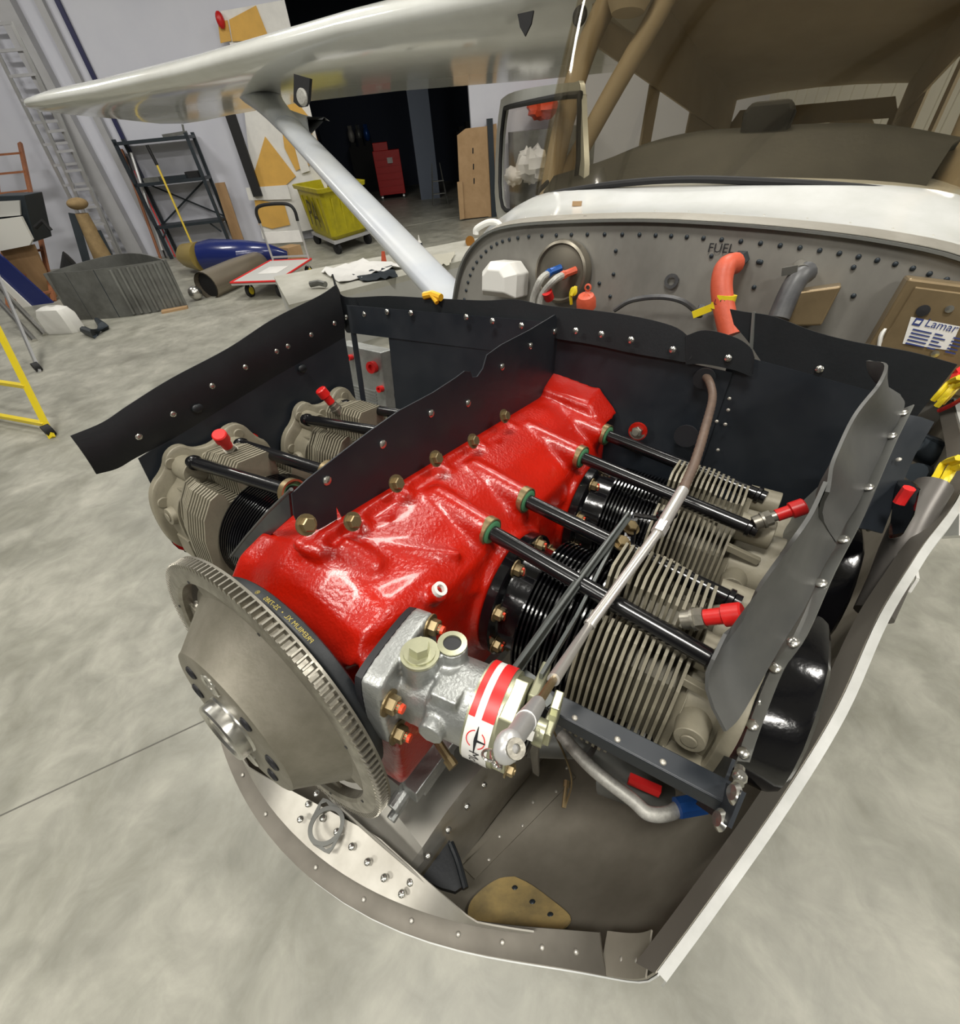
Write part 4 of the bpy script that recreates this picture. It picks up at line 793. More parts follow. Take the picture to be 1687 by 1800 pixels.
for k in range(7): inst('rivet', RIVS, AM(PA(1560 + k * 18, 560 + k * 30, x=-37.9), (1, 0, 0)), fwo)
text_mesh('handwriting', 'FUEL', .85, INK, fwo, (lambda c_: (lambda x, y: MAI @ (c_ + V((0, x, y)))))(PA(1267, 437, x=-37.85)))
def outl(x, wy, ztop, side, zl=-8, xs=0.0, kr=1.18):
    P = [(-1.0 * wy, zl), (-1.02 * wy, 2), (-1.0 * wy, side - 4), (-.93 * wy, side), (-.8 * wy, lerp(side, ztop, .6)), (-.6 * wy, lerp(side, ztop, .85)), (-.3 * wy, ztop - .15), (0, ztop), (.3 * wy, ztop - .15), (.6 * wy, lerp(side, ztop, .85)), (.8 * wy, lerp(side, ztop, .6)), (.93 * wy, side), (wy, side - 4), (1.02 * wy, 2), (wy, zl)]
    return spl([V((x - xs * (abs(y) / wy) ** 2, y * (kr if y > 0 else 1), z)) for y, z in P], 4)
A0 = spl([V((-38.1, y * 1.004, z + .04)) for y, z in FO[1:-1]], 4)
A1 = [V((-39.6, p.y * 1.01, p.z + (.35 if p.z > 10 else 0))) for p in A0]
A2 = [V((-41.0, p.y * 1.02, p.z + (.55 if p.z > 10 else 0))) for p in A0]
A3 = outl(-44.5, 21.5, 17.2, 13.6); A4 = outl(-46.5, 21.8, 18.3, 14.4, xs=2); A5 = outl(-47.8, 22, 18.8, 15.0, xs=4); A6 = outl(-62, 22, 20.5, 17, xs=4)
dk = obj('cowl_deck', MB().sheet([A0, A1, A2, A3, A4, A5, A6], .08), WHITE, ap); dk['label'] = 'glossy white deck between firewall and windshield'
df = MB(); df.sheet([[p + V((.3, 0, .05)) for p in A0], [p + V((0, 0, .12)) for p in A1]], .04); obj('deck_flange', df, ALUB, dk)
for i in range(14, 44, 2):
    p = A2[i]; inst('rivet', RIVS, AM((p.x, p.y, p.z + .04), (0, 0, 1)), dk)
for p in [(1412, 401), (1630, 437), (1030, 385)]:
    t = MB(); q = PA(*p, x=-39.0); t.cyl(q + V((0, 0, -.1)), q + V((0, 0, .22)), .28, n=14); obj('fastener', t, BAF, dk)
t = MB(); t.box(PA(1014, 358, x=-43.4), (.2, .9, .4)); obj('tape_mark', t, CARD, dk, smooth=False)
# fuselage sides below the door line
# windshield
Bw = [(-62, -20.4, 20.0), (-56, -19.2, 18.2), (-51.5, -16.6, 17.6), (-48.8, -12.5, 18.0), (-46.9, -6, 18.5), (-46.4, 0, 18.7), (-46.9, 6, 18.5), (-48.4, 13.5, 18.0), (-50.2, 19.8, 17.2), (-54, 24, 17.2), (-62, 26, 19.0)]
Tw = [(-70, -20.6, 43), (-68.6, -20.0, 43.6), (-67.6, -18.0, 44), (-66.9, -13, 44.4), (-66.5, -6, 44.6), (-66.4, 0, 44.7), (-66.5, 6, 44.6), (-66.9, 14, 44.4), (-67.6, 20, 44), (-68.6, 24, 43.6), (-70, 25, 43)]
bw, tw = spl(Bw, 5), spl(Tw, 5)
g = [[lerp(a, b2, t) + (V((1.2, .0, .6)) * sin(pi * t)) for a, b2 in zip(bw, tw)] for t in [i / 10 for i in range(11)]]
ws = obj('windshield', MB().sheet(g, .12), ACRY, ap); ws['label'] = 'tinted wrap around windshield'
t = MB(); t.tube([p + V((.15, 0, .1)) for p in bw], .28, 8); obj('windshield_seal', t, BLKM, ws)
# posts, cabin and glareshield seen through the acrylic
cab = MB()
def slab(pts, a, b): cab.prism([V(p) for p in pts], a, b)
YC = 20.8
for s in (-1, 1):
    y = s * YC; th = (0, -s * .35, 0)
    slab([(-62, y, -6), (-150, y * .8, 6), (-150, y * .8, 22.5), (-62, y, 19.5)], (0, 0, 0), th)     # below the windows
    slab([(-70, y, 34.5), (-150, y * .8, 33), (-150, y * .8, 41), (-70, y, 44)], (0, 0, 0), th)
    slab([(-94, y * .96, 19), (-99, y * .955, 19), (-99, y * .955, 36), (-94, y * .96, 36)], (0, 0, 0), th)
    slab([(-118, y * .9, 19), (-150, y * .8, 19), (-150, y * .8, 36), (-118, y * .9, 36)], (0, 0, 0), th)
cab.sheet([[V((x, y, z + 1.2 * cos(y / YC * pi / 2))) for y in (-20.6, -14, -7, 0, 7, 14, 20.6)] for x, z in ((-66.6, 44.4), (-90, 43), (-120, 41), (-150, 39.5))], .3)
cab.prism([V((-150, y, z)) for y, z in ((-17, 6), (17, 6), (17, 22), (-17, 22))], (0, 0, 0), (-.4, 0, 0)); cab.prism([V((-150, y, z)) for y, z in ((-17, 34.5), (17, 34.5), (15, 38), (-15, 38))], (0, 0, 0), (-.4, 0, 0))
for y in (-17, -.8, 15.4): cab.prism([V((-150, y + k, z)) for k, z in ((0, 21), (1.6, 21), (1.6, 36), (0, 36))], (0, 0, 0), (-.4, 0, 0))
for y in (-15.0, 4.4): cab.prism([V((-120, y + k, z)) for k, z in ((0, 14), (10, 14), (9.4, 29.5), (8, 31), (2, 31), (.6, 29.5))], (0, 0, 0), (-1.6, 0, 0))     # rear seat backs
cab.box((-105, 0, 1), (90, 40, .6))
cb_ = obj('cabin_interior', cab, CABIN, ap, smooth=False); cb_['label'] = 'dim taupe cabin lining seen through the windshield'
for s in (-1, 1):
    t = MB(); t.tube(spl([V((-61, s * 20.2, 17)), V((-63.5, s * 20, 26)), V((-67, s * 19.2, 34)), V((-70.5, s * 17, 40.5))], 6), [1.3] * 19, 12); o = obj('door_post', t, CABT, ap)
for s in (-1,):
    t = MB(); t.tube(spl([V((-63, -19, 20)), V((-66, -15.5, 28)), V((-68.5, -11.5, 36)), V((-69, -10, 40))], 5), 1.15, 12); obj('cabin_brace', t, CABT, ap)
t = MB(); t.cyl((-66, -14.5, 36.5), (-66.0, -14.5, 38.8), 2.6, 3.0, n=24); t.cyl((-66, -14.5, 35.2), (-66, -14.5, 36.6), 1.8, 2.6, n=24); obj('compass_housing', t, CABIN, ap)
gs = MB(); GL = [(-16.5, 20.2), (-12, 21.4), (-8, 22.6), (-5, 23.2), (-2, 23.5), (2, 23.5), (8, 23.4), (13, 23.0), (18.5, 21.8)]
r0 = spl([V((-49.0 - 2.2 * (abs(y) / 16) ** 2, y * .96, 18.1)) for y, z in GL], 4); r1 = spl([V((-55, y * 1.0, lerp(18.5, z, .75))) for y, z in GL], 4); r2 = spl([V((-60, y * 1.05, z)) for y, z in GL], 4); r3 = [p + V((-1.5, 0, -.8)) for p in r2]; r4 = [p + V((-1.5, 0, -9)) for p in r2]
gs.sheet([r0, r1, r2, r3, r4], .2); o = obj('glareshield', gs, GLARE, ap); o['label'] = 'black padded glareshield'
t = MB(); t.rings([[V((-57, 4.2 + x * k, z)) for x in (-1, 1)] + [V((-59, 4.2 + x * k, z)) for x in (1, -1)] for z, k in ((21.6, 1.3), (22.8, 2.0), (24.4, 2.2), (25.2, 1.7))]); o = obj('compass', t, BLKM, ap, smooth=False, bevel=.01); o['label'] = 'black compass on the glareshield'
# wing
def airfoil(n=22):
    P = []
    for i in range(n + 1):
        t = pi * i / n; x = .5 * (1 + cos(t)); yt = .6 * (.2969 * x ** .5 - .126 * x - .3516 * x * x + .2843 * x ** 3 - .1015 * x ** 4); yc = (.02 / .16 * (.8 * x - x * x)) if x < .4 else (.02 / .36 * (.2 + .8 * x - x * x)); P.append((x, yc + yt))
    for i in range(1, n):
        t = pi * i / n; x = .5 * (1 - cos(t)); yt = .6 * (.2969 * x ** .5 - .126 * x - .3516 * x * x + .2843 * x ** 3 - .1015 * x ** 4); yc = (.02 / .16 * (.8 * x - x * x)) if x < .4 else (.02 / .36 * (.2 + .8 * x - x * x)); P.append((x, yc - yt))
    return P
AF = airfoil()
WS = [(-19.5, -67.5, 39.5, 64, 1.0, 43.5), (-60, -63.5, 39.4, 64, .85, 44.0), (-100, -59.4, 38.0, 62, .80, 44.6), (-130, -56.5, 37.6, 56, .82, 43.5), (-155, -54.0, 37.7, 50, .83, 41.3), (-163, -53.6, 37.8, 46, .70, 40.0), (-168, -55.0, 37.9, 40, .5, 39), (-170.5, -59, 38.0, 30, .2, 38.4)]
wr_ = []
for y, xl, zl, ch, th, zt in WS: wr_.append([V((xl - x * ch, y, lerp(zl, zt, x) + z * 1.05 * ch * th)) for x, z in AF])
wg = obj('wing', MB().rings(wr_), WING, ap, ang=60); wg['label'] = 'glossy white right wing'
def wing_le(py, side=0): pass
for p, r in [((924, 41), 1.3), ((1019, 28), .8)]:
    q = PA(*p, x=-66.2); t = MB()
    if r > 1: t.prism([q + V((0, a * 1.0, b_ * 1.0)) for a, b_ in ((-1.15, .9), (1.15, .9), (.9, -.2), (.1, -1.2), (-.7, -.3))], (0, 0, 0), (.25, 0, 0))
    else: t.lathe([(.001, .3), (.8, .3), (.95, 0)], q, (1, 0, 0), 20)
    o = obj('air_inlet', t, BLKM, wg)
t = MB(); t.prism([PA(*p, x=-60) for p in [(521, 131), (549, 139), (546, 178), (541, 187), (530, 189), (520, 180)]], (0, 0, 0), (.5, 0, 0)); o = obj('light_bracket', t, BLKM, wg); t = MB(); t.lathe([(.001, .5), (.9, .45), (1.1, .2), (1.1, 0)], PA(532, 171, x=-59.4), (1, .1, 0), 20); obj('light_lens', t, HOSEG, o)
# strut
s0 = PA(455, 165, x=-72); sB = PA(800, 535, x=-72)
S0 = PA(458, 168, z=38.5); S1 = PA(812, 545, y=-20.8)
dS = (S1 - S0).normalized(); cx_ = V((1, 0, 0)); cx_ = (cx_ - dS * cx_.dot(dS)).normalized(); cn = dS.cross(cx_)
def strut_ring(p, cw, ct): return [p + cx_ * cw * cos(t) + cn * ct * sin(t) for t in [2 * pi * i / 20 for i in range(20)]]
L = (S1 - S0).length
st = MB(); st.rings([strut_ring(S0 + dS * (L * t), 2.8, 1.6) for t in (.0, .25, .5, .75, 1.0)]); so_ = obj('wing_strut', st, STRUT, ap); so_['label'] = 'pale grey streamlined wing strut'
cf = MB(); cf.rings([strut_ring(S0 + dS * (L * t), w_, h_) for t, w_, h_ in ((-.02, 5.2, 3.0), (.06, 4.0, 2.4), (.14, 3.4, 2.0), (.24, 3.0, 1.75), (.25, 2.9, 1.7))]); obj('strut_cuff', cf, STRUT, so_)
k0 = S0 + dS * L * .05; k1 = S0 + dS * L * .34; tip = PA(580, 213, x=(S0 + dS * L * .12).x)
cf = MB(); cf.sheet([[k0, lerp(k0, tip, .6) + cn * .3, tip], [lerp(k0, k1, .5), lerp(lerp(k0, k1, .5), tip, .45), lerp(k0, tip, .93)], [k1, lerp(k1, tip, .25), lerp(lerp(k0, k1, .45), tip, .55)]], .4); obj('strut_fairing', cf, STRUT, so_)
# open right hand door
HN = V((-61.5, -21, 0)); EN = V((-80, -40, 0)); nd = (EN - HN).normalized(); nn = V((-nd.y, nd.x, 0))
def PD(px, py): d = ray(px, py); t = (HN - CA).dot(nn) / d.dot(nn); return CA + d * t
out = round_poly([PD(*p) for p in [(874, 180), (900, 160), (1005, 143), (1024, 150), (1024, 420), (905, 420), (868, 385)]], 1)
inn = round_poly([PD(*p) for p in [(884, 192), (902, 186), (1015, 164), (1022, 175), (1010, 378), (905, 375), (878, 360)]], 1)
out = spl(out + out[:1], 2)[:-1]; inn = spl(inn + inn[:1], 2)[:-1]
b = MB(); b.rings([[p + nn * .0 for p in out], [p for p in inn], [p - nn * .6 for p in inn], [p - nn * .6 for p in out]], cap=False, closed=True)
do_ = obj('door', b, DOORG, ap); do_['label'] = 'grey open cabin door on the far side'
b = MB(); b.prism([p - nn * .5 for p in inn], nn * 0, nn * -.2); obj('door_window', b, DGLS, do_, smooth=False)
b = MB(); b.tube([p + nn * .1 for p in inn + inn[:1]], .32, 8, cap=False); obj('window_seal', b, BLKM, do_)
b = MB(); b.prism([PD(868, 385), PD(1030, 385), PD(1030, 560), PD(875, 560)], -nn * 1.4, nn * 0); obj('door_skin', b, DOORG, do_, smooth=False)
# lower fuselage skin
t = MB(); t.sheet([[V((x, y, z - 1.5 * (1 - (y / 23) ** 2))) for y in (-20, -12, 0, 12, 20)] for x, z in ((-38, -12), (-70, -12.5), (-110, -7), (-150, 3))], .1); obj('belly_skin', t, WHITE, ap)
for s in (-1, 1):
    t = MB(); t.sheet([[V((x, s * y, z0)), V((x, s * y, z1))] for x, y, z0, z1 in ((-38.3, 20, -12, 0), (-62, 20.9, -12, 0), (-110, 18.5, -7, 4), (-150, 16.6, 3, 10))], .1); obj('side_skin', t, WHITE, ap)
hb = MB(); hb.tube(spl([PA(836, 412, x=-40.5), PA(838, 402, x=-40.5), PA(858, 391, x=-40.8), PA(874, 392, x=-41), PA(882, 402, x=-41)], 5), .3, 10); obj('cowl_handle', hb, WPL, ap)

# ------------------------------------------------------------------ things on the firewall
t = MB(); c0 = PA(880, 492, x=-35.5); t.rings([[c0 + V((x, a * k, b_ * k)) for a, b_ in ((-1.9, -1.4), (1.9, -1.4), (1.9, .6), (1.0, 1.5), (-1.0, 1.5), (-1.9, .6))] for x, k in ((-2, 1.0), (.3, 1.0), (1.4, .62))])
tag(obj('box_cover', t, WPL, None, smooth=False, bevel=.003), 'white faceted plastic cover at the left end of the firewall', 'cover')
ca = thing('fuel_strainer', 'round steel canister on the firewall with a blue and an orange hose fitting', 'canister', (-38, -6.5, 11))
cc = PA(990, 478, x=-37.4); t = MB(); t.lathe([(2.5, -.4), (2.55, .4), (2.45, .75), (2.25, .85), (2.1, .6), (1.9, .62), (1.3, .75), (.001, .8)], cc, (1, 0, 0), 48); obj('body', t, mat('canister steel', (.26, .235, .19), .38, .8), ca)
for p, h, m in [((967, 478), [(950, 492), (938, 522), (935, 545)], BLUEA), ((993, 482), [(975, 492), (955, 515), (948, 540)], ORNG)]:
    a = PA(*p, x=-35.7); e = PA(*h[0], x=-35.0); t = MB(); t.cyl(a + V((-.8, .6, .3)), a, .3, n=8); t.cyl(a, lerp(a, e, .35), .36, n=8); obj('fitting', t, m, ca, smooth=False)
    t = MB(); t.tube(spl([lerp(a, e, .2)] + [PA(*q, x=-34.5) for q in h], 6), .3, 10); obj('hose', t, HOSEG, ca)
t = MB(); q = PA(965, 524, x=-35); t.cyl(q, q + V((.6, 0, .6)), .45, n=14); tag(obj('dust_cap', t, REDP), 'small red cap below the braided hoses on the firewall', 'cap')
t = MB(); q = PA(1030, 532, x=-35); t.lathe([(.001, .7), (.65, .62), (.82, .25), (.82, -.4), (.5, -.5)], q, (.4, 0, .9), 20); t.lathe([(.18, 0), (.32, .05), (.18, .1)], q + V((0, 0, 1.15)), (1, 0, 0), 14, closed=True); tag(obj('filler_plug', t, ORNG), 'orange red cap with wire ring right of the braided hoses', 'cap')
t = MB(); t.tube(spl([PA(1004, 535, x=-35), PA(1003, 515, x=-34.8), PA(1012, 505, x=-34.8), PA(1004, 520, x=-34.6)], 6), .14, 6); t.ball(PA(1008, 512, x=-34.7), .35, 10, 6, (.3, 1, 1.1)); tag(obj('yellow_tag', t, YEL), 'small yellow tie tag beside the round canister', 'tag')
t = MB(); t.tube(spl([PA(1080, 545, x=-35.5), PA(1110, 528, x=-35), PA(1160, 522, x=-34.8), PA(1200, 530, x=-35), PA(1228, 552, x=-35.5)], 8), .2, 8); t.lathe([(.3, 0), (.55, 0), (.55, .1), (.3, .1)], PA(1180, 494, x=-37.8), (1, 0, 0), 14, closed=True); t.cyl(PA(1234, 538, x=-36.5), PA(1228, 556, x=-36), .28, n=8); tag(obj('thin_hose', t, DHOSE), 'thin dark hose arching across the middle of the firewall', 'hose')
oh = thing('fire_sleeve_hose', 'orange fire sleeved fuel hose with yellow tag on the firewall', 'hose', (-37, 7.5, 9))
t = MB(); t.tube(spl([PA(1292, 463, x=-36.6), PA(1275, 470, x=-35.6), PA(1268, 500, x=-35), PA(1272, 540, x=-34.5), PA(1283, 590, x=-34)], 8), .72, 14); obj('hose', t, ORNG, oh)
t = MB(); t.cyl(PA(1302, 455, x=-37.9), PA(1290, 464, x=-36.4), .6, n=6); obj('fitting', t, DKST, oh, smooth=False)
t = MB(); q = PA(1271, 530, x=-34.7); t.cyl(q + V((0, 0, -.45)), q + V((0, 0, .45)), .78, n=18); t.bar(q + V((.4, -.6, -.4)), q + V((.6, -1.7, -1.0)), .1, .5); yo = obj('tag', t, YEL, oh)
text_mesh('handwriting', 'L-H', .5, INK, yo, (lambda q_: (lambda x, y: MAI @ (q_ + V((.8 * cos(x / .8 - .2), .8 * sin(x / .8 - .2), y)))))(q))
t = MB(); t.tube(spl([PA(1418, 478, x=-36.8), PA(1402, 490, x=-36), PA(1385, 520, x=-35.5), PA(1368, 560, x=-35)], 6), .68, 14); dh = thing('vent_hose', 'dark grey hose with bright clamp right of the orange hose', 'hose', (-37, 11.6, 10)); obj('hose', t, DHOSE, dh)
t = MB(); t.bar(PA(1374, 478, x=-35.8), PA(1402, 473, x=-35.8), .55, .5); t.cyl(PA(1405, 470, x=-37.9), PA(1408, 480, x=-36), .5, n=12); obj('clamp', t, POLI, dh, smooth=False)
t = MB(); t.rings([[PA(1422, 538, x=-36) + V((x, a, b_ + a * .15)) for a, b_ in ((-1.4, -1.2), (1.1, -1.2), (1.3, 1.2), (-1.0, 1.0))] for x in (-1.8, .6)]); tag(obj('relay_box', t, GOLD, None, smooth=False, bevel=.003), 'small gold box between the grey hose and the larger box', 'box')
vr = thing('voltage_regulator', 'large gold brown regulator box with white maker label at the right of the firewall', 'box', (-37, 20, 7))
c0 = PA(1648, 590, x=-35.6); RZ = Matrix.Rotation(radians(-4), 3, 'X')
t = MB(); t.box(c0 + V((-.6, .2, -.2)), (2.2, 6.4, 6.0), RZ); obj('body', t, GOLD, vr, smooth=False, bevel=.004)
t = MB(); t.box(c0 + V((.62, .3, -.3)), (.15, 5.6, 5.4), RZ); obj('lid', t, GOLD, vr, smooth=False, bevel=.002)
l0 = PA(1631, 585, x=-34.85); t = MB(); t.sheet([[PA(1601, 557, x=-34.85), PA(1687, 574, x=-34.85)], [PA(1586, 604, x=-34.85), PA(1668, 616, x=-34.85)]], .02); lb = obj('label_plate', t, WSTK, vr)
ly = (PA(1687, 574, x=-34.8) - PA(1601, 557, x=-34.8)).normalized(); lz = V((0, -ly.z, ly.y)); lz = lz if lz.z > 0 else -lz
def flat(c_): return lambda x, y: MAI @ (c_ + ly * x + lz * y)
text_mesh('lettering', 'Lamar', .62, INKB, lb, flat(PA(1655, 573, x=-34.8)))
t = MB(); q = PA(1613, 566, x=-34.8); t.sheet([[q + ly * -.2 + lz * .2, q + ly * .2 + lz * .2], [q + ly * -.2 - lz * .2, q + ly * .2 - lz * .2]], .01); o = obj('emblem', t, INKB, lb); t = MB(); t.sheet([[q + ly * -.1 + lz * .09 + V((.02, 0, 0)), q + ly * .13 + lz * .09 + V((.02, 0, 0))], [q + ly * -.13 - lz * .09 + V((.02, 0, 0)), q + ly * .1 - lz * .09 + V((.02, 0, 0))]], .01); obj('emblem_mark', t, WSTK, lb)
for k in range(5):
    a = PA(1604 - k * 3.2, 579 + k * 6.0, x=-34.8); t = MB()
    for s_, e_ in ((.0, .95), (1.1, 1.5 + .2 * (k % 2)), (2.0, 2.5)): t.sheet([[a + ly * s_ + lz * .05, a + ly * e_ + lz * .035], [a + ly * s_ - lz * .035, a + ly * e_ - lz * .035]], .008)
    obj('small_print', t, INKB, lb)
for p, r in [((1622, 546), .32), ((1668, 543), .2), ((1643, 622), .2)]:
    t = MB(); q = PA(*p, x=-34.85); t.lathe([(.001, .12), (r, .1), (r, 0)], q, (1, 0, 0), 14); obj('screw', t, INK if r > .3 else POLI, vr)
t = MB(); t.tube(spl([PA(1545, 610, x=-35), PA(1548, 592, x=-35), PA(1556, 578, x=-35.2), PA(1566, 572, x=-35.5)], 6), .12, 6); t.cyl(PA(1564, 575, x=-35.4), PA(1582, 570, x=-35.8), .28, n=10); t.m[-12:] = [1] * 12; t.cyl(PA(1580, 570, x=-35.8), PA(1600, 568, x=-36), .4, n=8); t.m[-10:] = [2] * 10; tag(obj('wire_plug', t, [WPL, BLUEA, GREYM], None), 'cream wire with blue plug left of the large gold box', 'wire')
def bundle(name, pts, m, label, n=4, r=.16, sp=.25):
    t = MB()
    for k in range(n): t.tube(spl([V(p) + V((sp * cos(k * 2.1), sp * sin(k * 2.1), .1 * k)) for p in pts], 6), r, 6)
    return tag(obj(name, t, m), label, 'wires')
bundle('wire_bundle', [PA(1692, 672, y=21.5), PA(1675, 680, y=21.5), PA(1660, 696, y=21.3), PA(1645, 712, y=21.2)], YEL, 'upper bundle of yellow wires at the right edge below the gold box')
bundle('wire_bundle', [PA(1692, 815, y=21.5), PA(1665, 825, y=21.5), PA(1650, 850, y=21.2), PA(1630, 875, y=21.0), PA(1606, 898, y=20.8)], YEL, 'lower bundle of yellow and white wires at the right edge', 5)
t = MB(); t.tube(spl([PA(1692, 700, y=21.8), PA(1672, 712, y=21.8), PA(1650, 722, y=21.6)], 5), .12, 6); t.tube(spl([PA(1692, 650, y=21.8), PA(1684, 660, y=21.8), PA(1680, 668, y=21.6)], 5), .3, 6); tag(obj('red_blue_wires', t, REDB), 'thin red wire below the upper yellow bundle', 'wires')
du = MB(); du.tube(spl([PA(1535, 1080, y=20.0), PA(1560, 1025, y=20.2), PA(1580, 970, y=20.4), PA(1605, 915, y=20.6), PA(1640, 855, y=21)], 8), .75, 16); tag(obj('exhaust_tube', du, mat('sooty grey tube', (.13, .12, .11), .4, .5)), 'sooty grey tube running down between rear rocker cover and cowl side', 'tube')
hx = MB(); hx.rings([[PA(*p, y=yy) for p in [(1575, 842), (1605, 845), (1618, 860), (1608, 905), (1585, 945), (1560, 950)]] for yy in (18.4, 20.0)]); ho_ = tag(obj('heater_box', hx, BLK, None, smooth=False, bevel=.005), 'black rounded box with a red clip behind the outer baffle flange', 'box')
t = MB(); t.tube(spl([PA(1598, 858, y=18.1), PA(1588, 872, y=18.1), PA(1580, 885, y=18.1)], 4), .2, 8); tag(obj('red_clip', t, REDB), 'red clip on the black box at the right', 'clip')
t = MB(); t.tube(spl([PA(1600, 780, x=-33), PA(1640, 800, x=-34), PA(1687, 815, x=-36)], 5), .8, 12); t.tube(spl([PA(1610, 830, x=-32), PA(1650, 840, x=-34), PA(1690, 835, x=-35)], 5), .6, 12); t.bar(PA(1600, 760, x=-33), PA(1690, 790, x=-35), 1.2, .3); tag(obj('engine_mount', t, DKST), 'dark steel engine mount tubes below the wiring at the right', 'mount')
oc = thing('oil_cooler', 'bare aluminium oil cooler with red port plugs behind the right rear baffle', 'cooler', (-23, -13.5, 4))
t = MB(); c0 = PA(648, 668, x=-23.6); t.box(c0, (1.5, 5.5, 6)); obj('core', t, CAST, oc, smooth=False, bevel=.002)
for k in range(9):
    t = MB(); t.box(c0 + V((.78, -.4, -2.8 + .28 * k)), (.12, 4.0, .09)); obj('fin', t, CAST, oc, smooth=False)
for p, r in [((657, 645), .5), ((671, 683), .28), ((618, 628), .25)]:
    t = MB(); q = PA(*p, x=-22.8); t.lathe([(.001, .2), (r * .45, .2), (r * .5, .45), (r, .45), (r, 0)], q, (1, .1, .1), 20); obj('plug', t, REDP, oc)
t = MB(); t.tube([PA(745, 520, x=-22.2), PA(760, 517, x=-22.3), PA(775, 523, x=-22.2)], .25, 8); t.tube([PA(758, 518, x=-22.2), PA(768, 532, x=-22.0)], .16, 8); tag(obj('yellow_clip', t, mat('amber clip', (.75, .42, .02), .4), None), 'small amber clip hooked over the rear baffle strip', 'clip')
wp = MB(); wp.prism([PA(*p, y=26) for p in [(1628, 948), (1640, 915), (1700, 900), (1700, 945)]], (0, 0, 0), (0, -.4, 0)); tag(obj('wheel_fairing', wp, WHITE, None, smooth=False), 'edge of a white fairing beyond the cowl at the right', 'fairing')
t = MB(); t.bar(PA(1612, 1018, y=21.3), PA(1598, 1040, y=21.3), .12, .12); t.bar(PA(1598, 1040, y=21.3), PA(1575, 1034, y=21.3), .12, .12); t.bar(PA(1612, 1018, y=21.3), PA(1608, 990, y=21.3), .12, .12); tag(obj('wire_loop', t, WPL), 'small white bracket sticking out under the cowl edge', 'bracket')
# ================================================================== hangar
def quadW(p): return [V(q) for q in p]
U0, U1, VD = -12.0, 15.0, 24.0
b = MB(); b.prism([WW(U0, 0, -12), WW(U1, 0, -12), WW(U1, 0, VD), WW(U0, 0, VD)], (0, 0, -.1), (0, 0, 0)); fl = struct('floor', b, FLOORM)
for i, (a, c) in enumerate([((-20, 1500), (352, 1272)), ((700, 397), (835, 372))]):
    pass
ja, jb = WF(-60, 1462), WF(370, 1262); dj = (jb - ja).normalized(); t = MB(); t.bar(ja - dj * 6, jb + dj * 3, .006, .002); o = struct('trim_1', t, mat('joint filler', (.12, .115, .10), .8)); o.name = 'trim_1'
ja, jb = WF(700, 400), WF(830, 376); dj = (jb - ja).normalized(); t = MB(); t.bar(ja - dj * 1, jb + dj * 1.5, .05, .003); struct('trim_2', t, mat('pale floor strip', (.45, .44, .38), .6))
OP0, OP1 = 4.72, 8.02                                       # dark doorway along the back wall
b = MB(); b.prism([WW(U0, 0), WW(OP0, 0), WW(OP0, CEIL), WW(U0, CEIL)], WN * -.12, WN * 0); struct('wall_back', b, WALLM)
b = MB(); b.prism([WW(OP1, 0), WW(U1, 0), WW(U1, CEIL), WW(OP1, CEIL)], WN * -.12, WN * 0); b.prism([WW(OP0, 5.2), WW(OP1, 5.2), WW(OP1, CEIL), WW(OP0, CEIL)], WN * -.12, WN * 0); struct('wall_back_right', b, WALLM)
b = MB(); b.prism([WW(U0, 0), WW(U0, 0, VD), WW(U0, CEIL, VD), WW(U0, CEIL)], WU * -.12, WU * 0); struct('wall_left', b, WALLM)
b = MB(); b.prism([WW(U1, 0), WW(U1, 0, VD), WW(U1, CEIL, VD), WW(U1, CEIL)], WU * 0, WU * .12)
for k in range(80):
    v = .15 + k * .3; b.prism([WW(U1 - .03, 0, v), WW(U1 - .03, CEIL, v), WW(U1 - .03, CEIL, v + .12), WW(U1 - .03, 0, v + .12)], WU * 0, WU * .04)
struct('wall_right', b, mat('pale ribbed sheet', (.60, .59, .54), .6))
b = MB(); b.prism([WW(U0, 0, VD), WW(U1, 0, VD), WW(U1, CEIL, VD), WW(U0, CEIL, VD)], WN * 0, WN * .12); struct('wall_front', b, mat('cream sheet', (.45, .44, .40), .7))
b = MB(); b.prism([WW(U0, CEIL), WW(U1, CEIL), WW(U1, CEIL, VD), WW(U0, CEIL, VD)], (0, 0, 0), (0, 0, .1)); struct('ceiling', b, CEILM)
for k in range(9):
    b = MB(); b.bar(WW(U0, CEIL - .15, 1.5 + k * 2.7), WW(U1, CEIL - .15, 1.5 + k * 2.7), .12, .28); struct('trim_%d' % (10 + k), b, DKST)
# dark workshop beyond the doorway
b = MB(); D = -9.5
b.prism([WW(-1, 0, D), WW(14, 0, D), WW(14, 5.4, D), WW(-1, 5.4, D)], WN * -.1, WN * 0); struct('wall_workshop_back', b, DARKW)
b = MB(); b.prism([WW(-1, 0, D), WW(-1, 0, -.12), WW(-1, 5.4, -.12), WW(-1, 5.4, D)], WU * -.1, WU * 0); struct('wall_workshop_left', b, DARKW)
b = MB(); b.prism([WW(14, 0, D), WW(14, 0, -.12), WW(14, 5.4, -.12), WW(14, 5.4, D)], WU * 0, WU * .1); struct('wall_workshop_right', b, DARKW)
b = MB(); b.prism([WW(-1, 5.4, D), WW(14, 5.4, D), WW(14, 5.4, -.12), WW(-1, 5.4, -.12)], (0, 0, 0), (0, 0, .1)); struct('ceiling_workshop', b, BLKM)
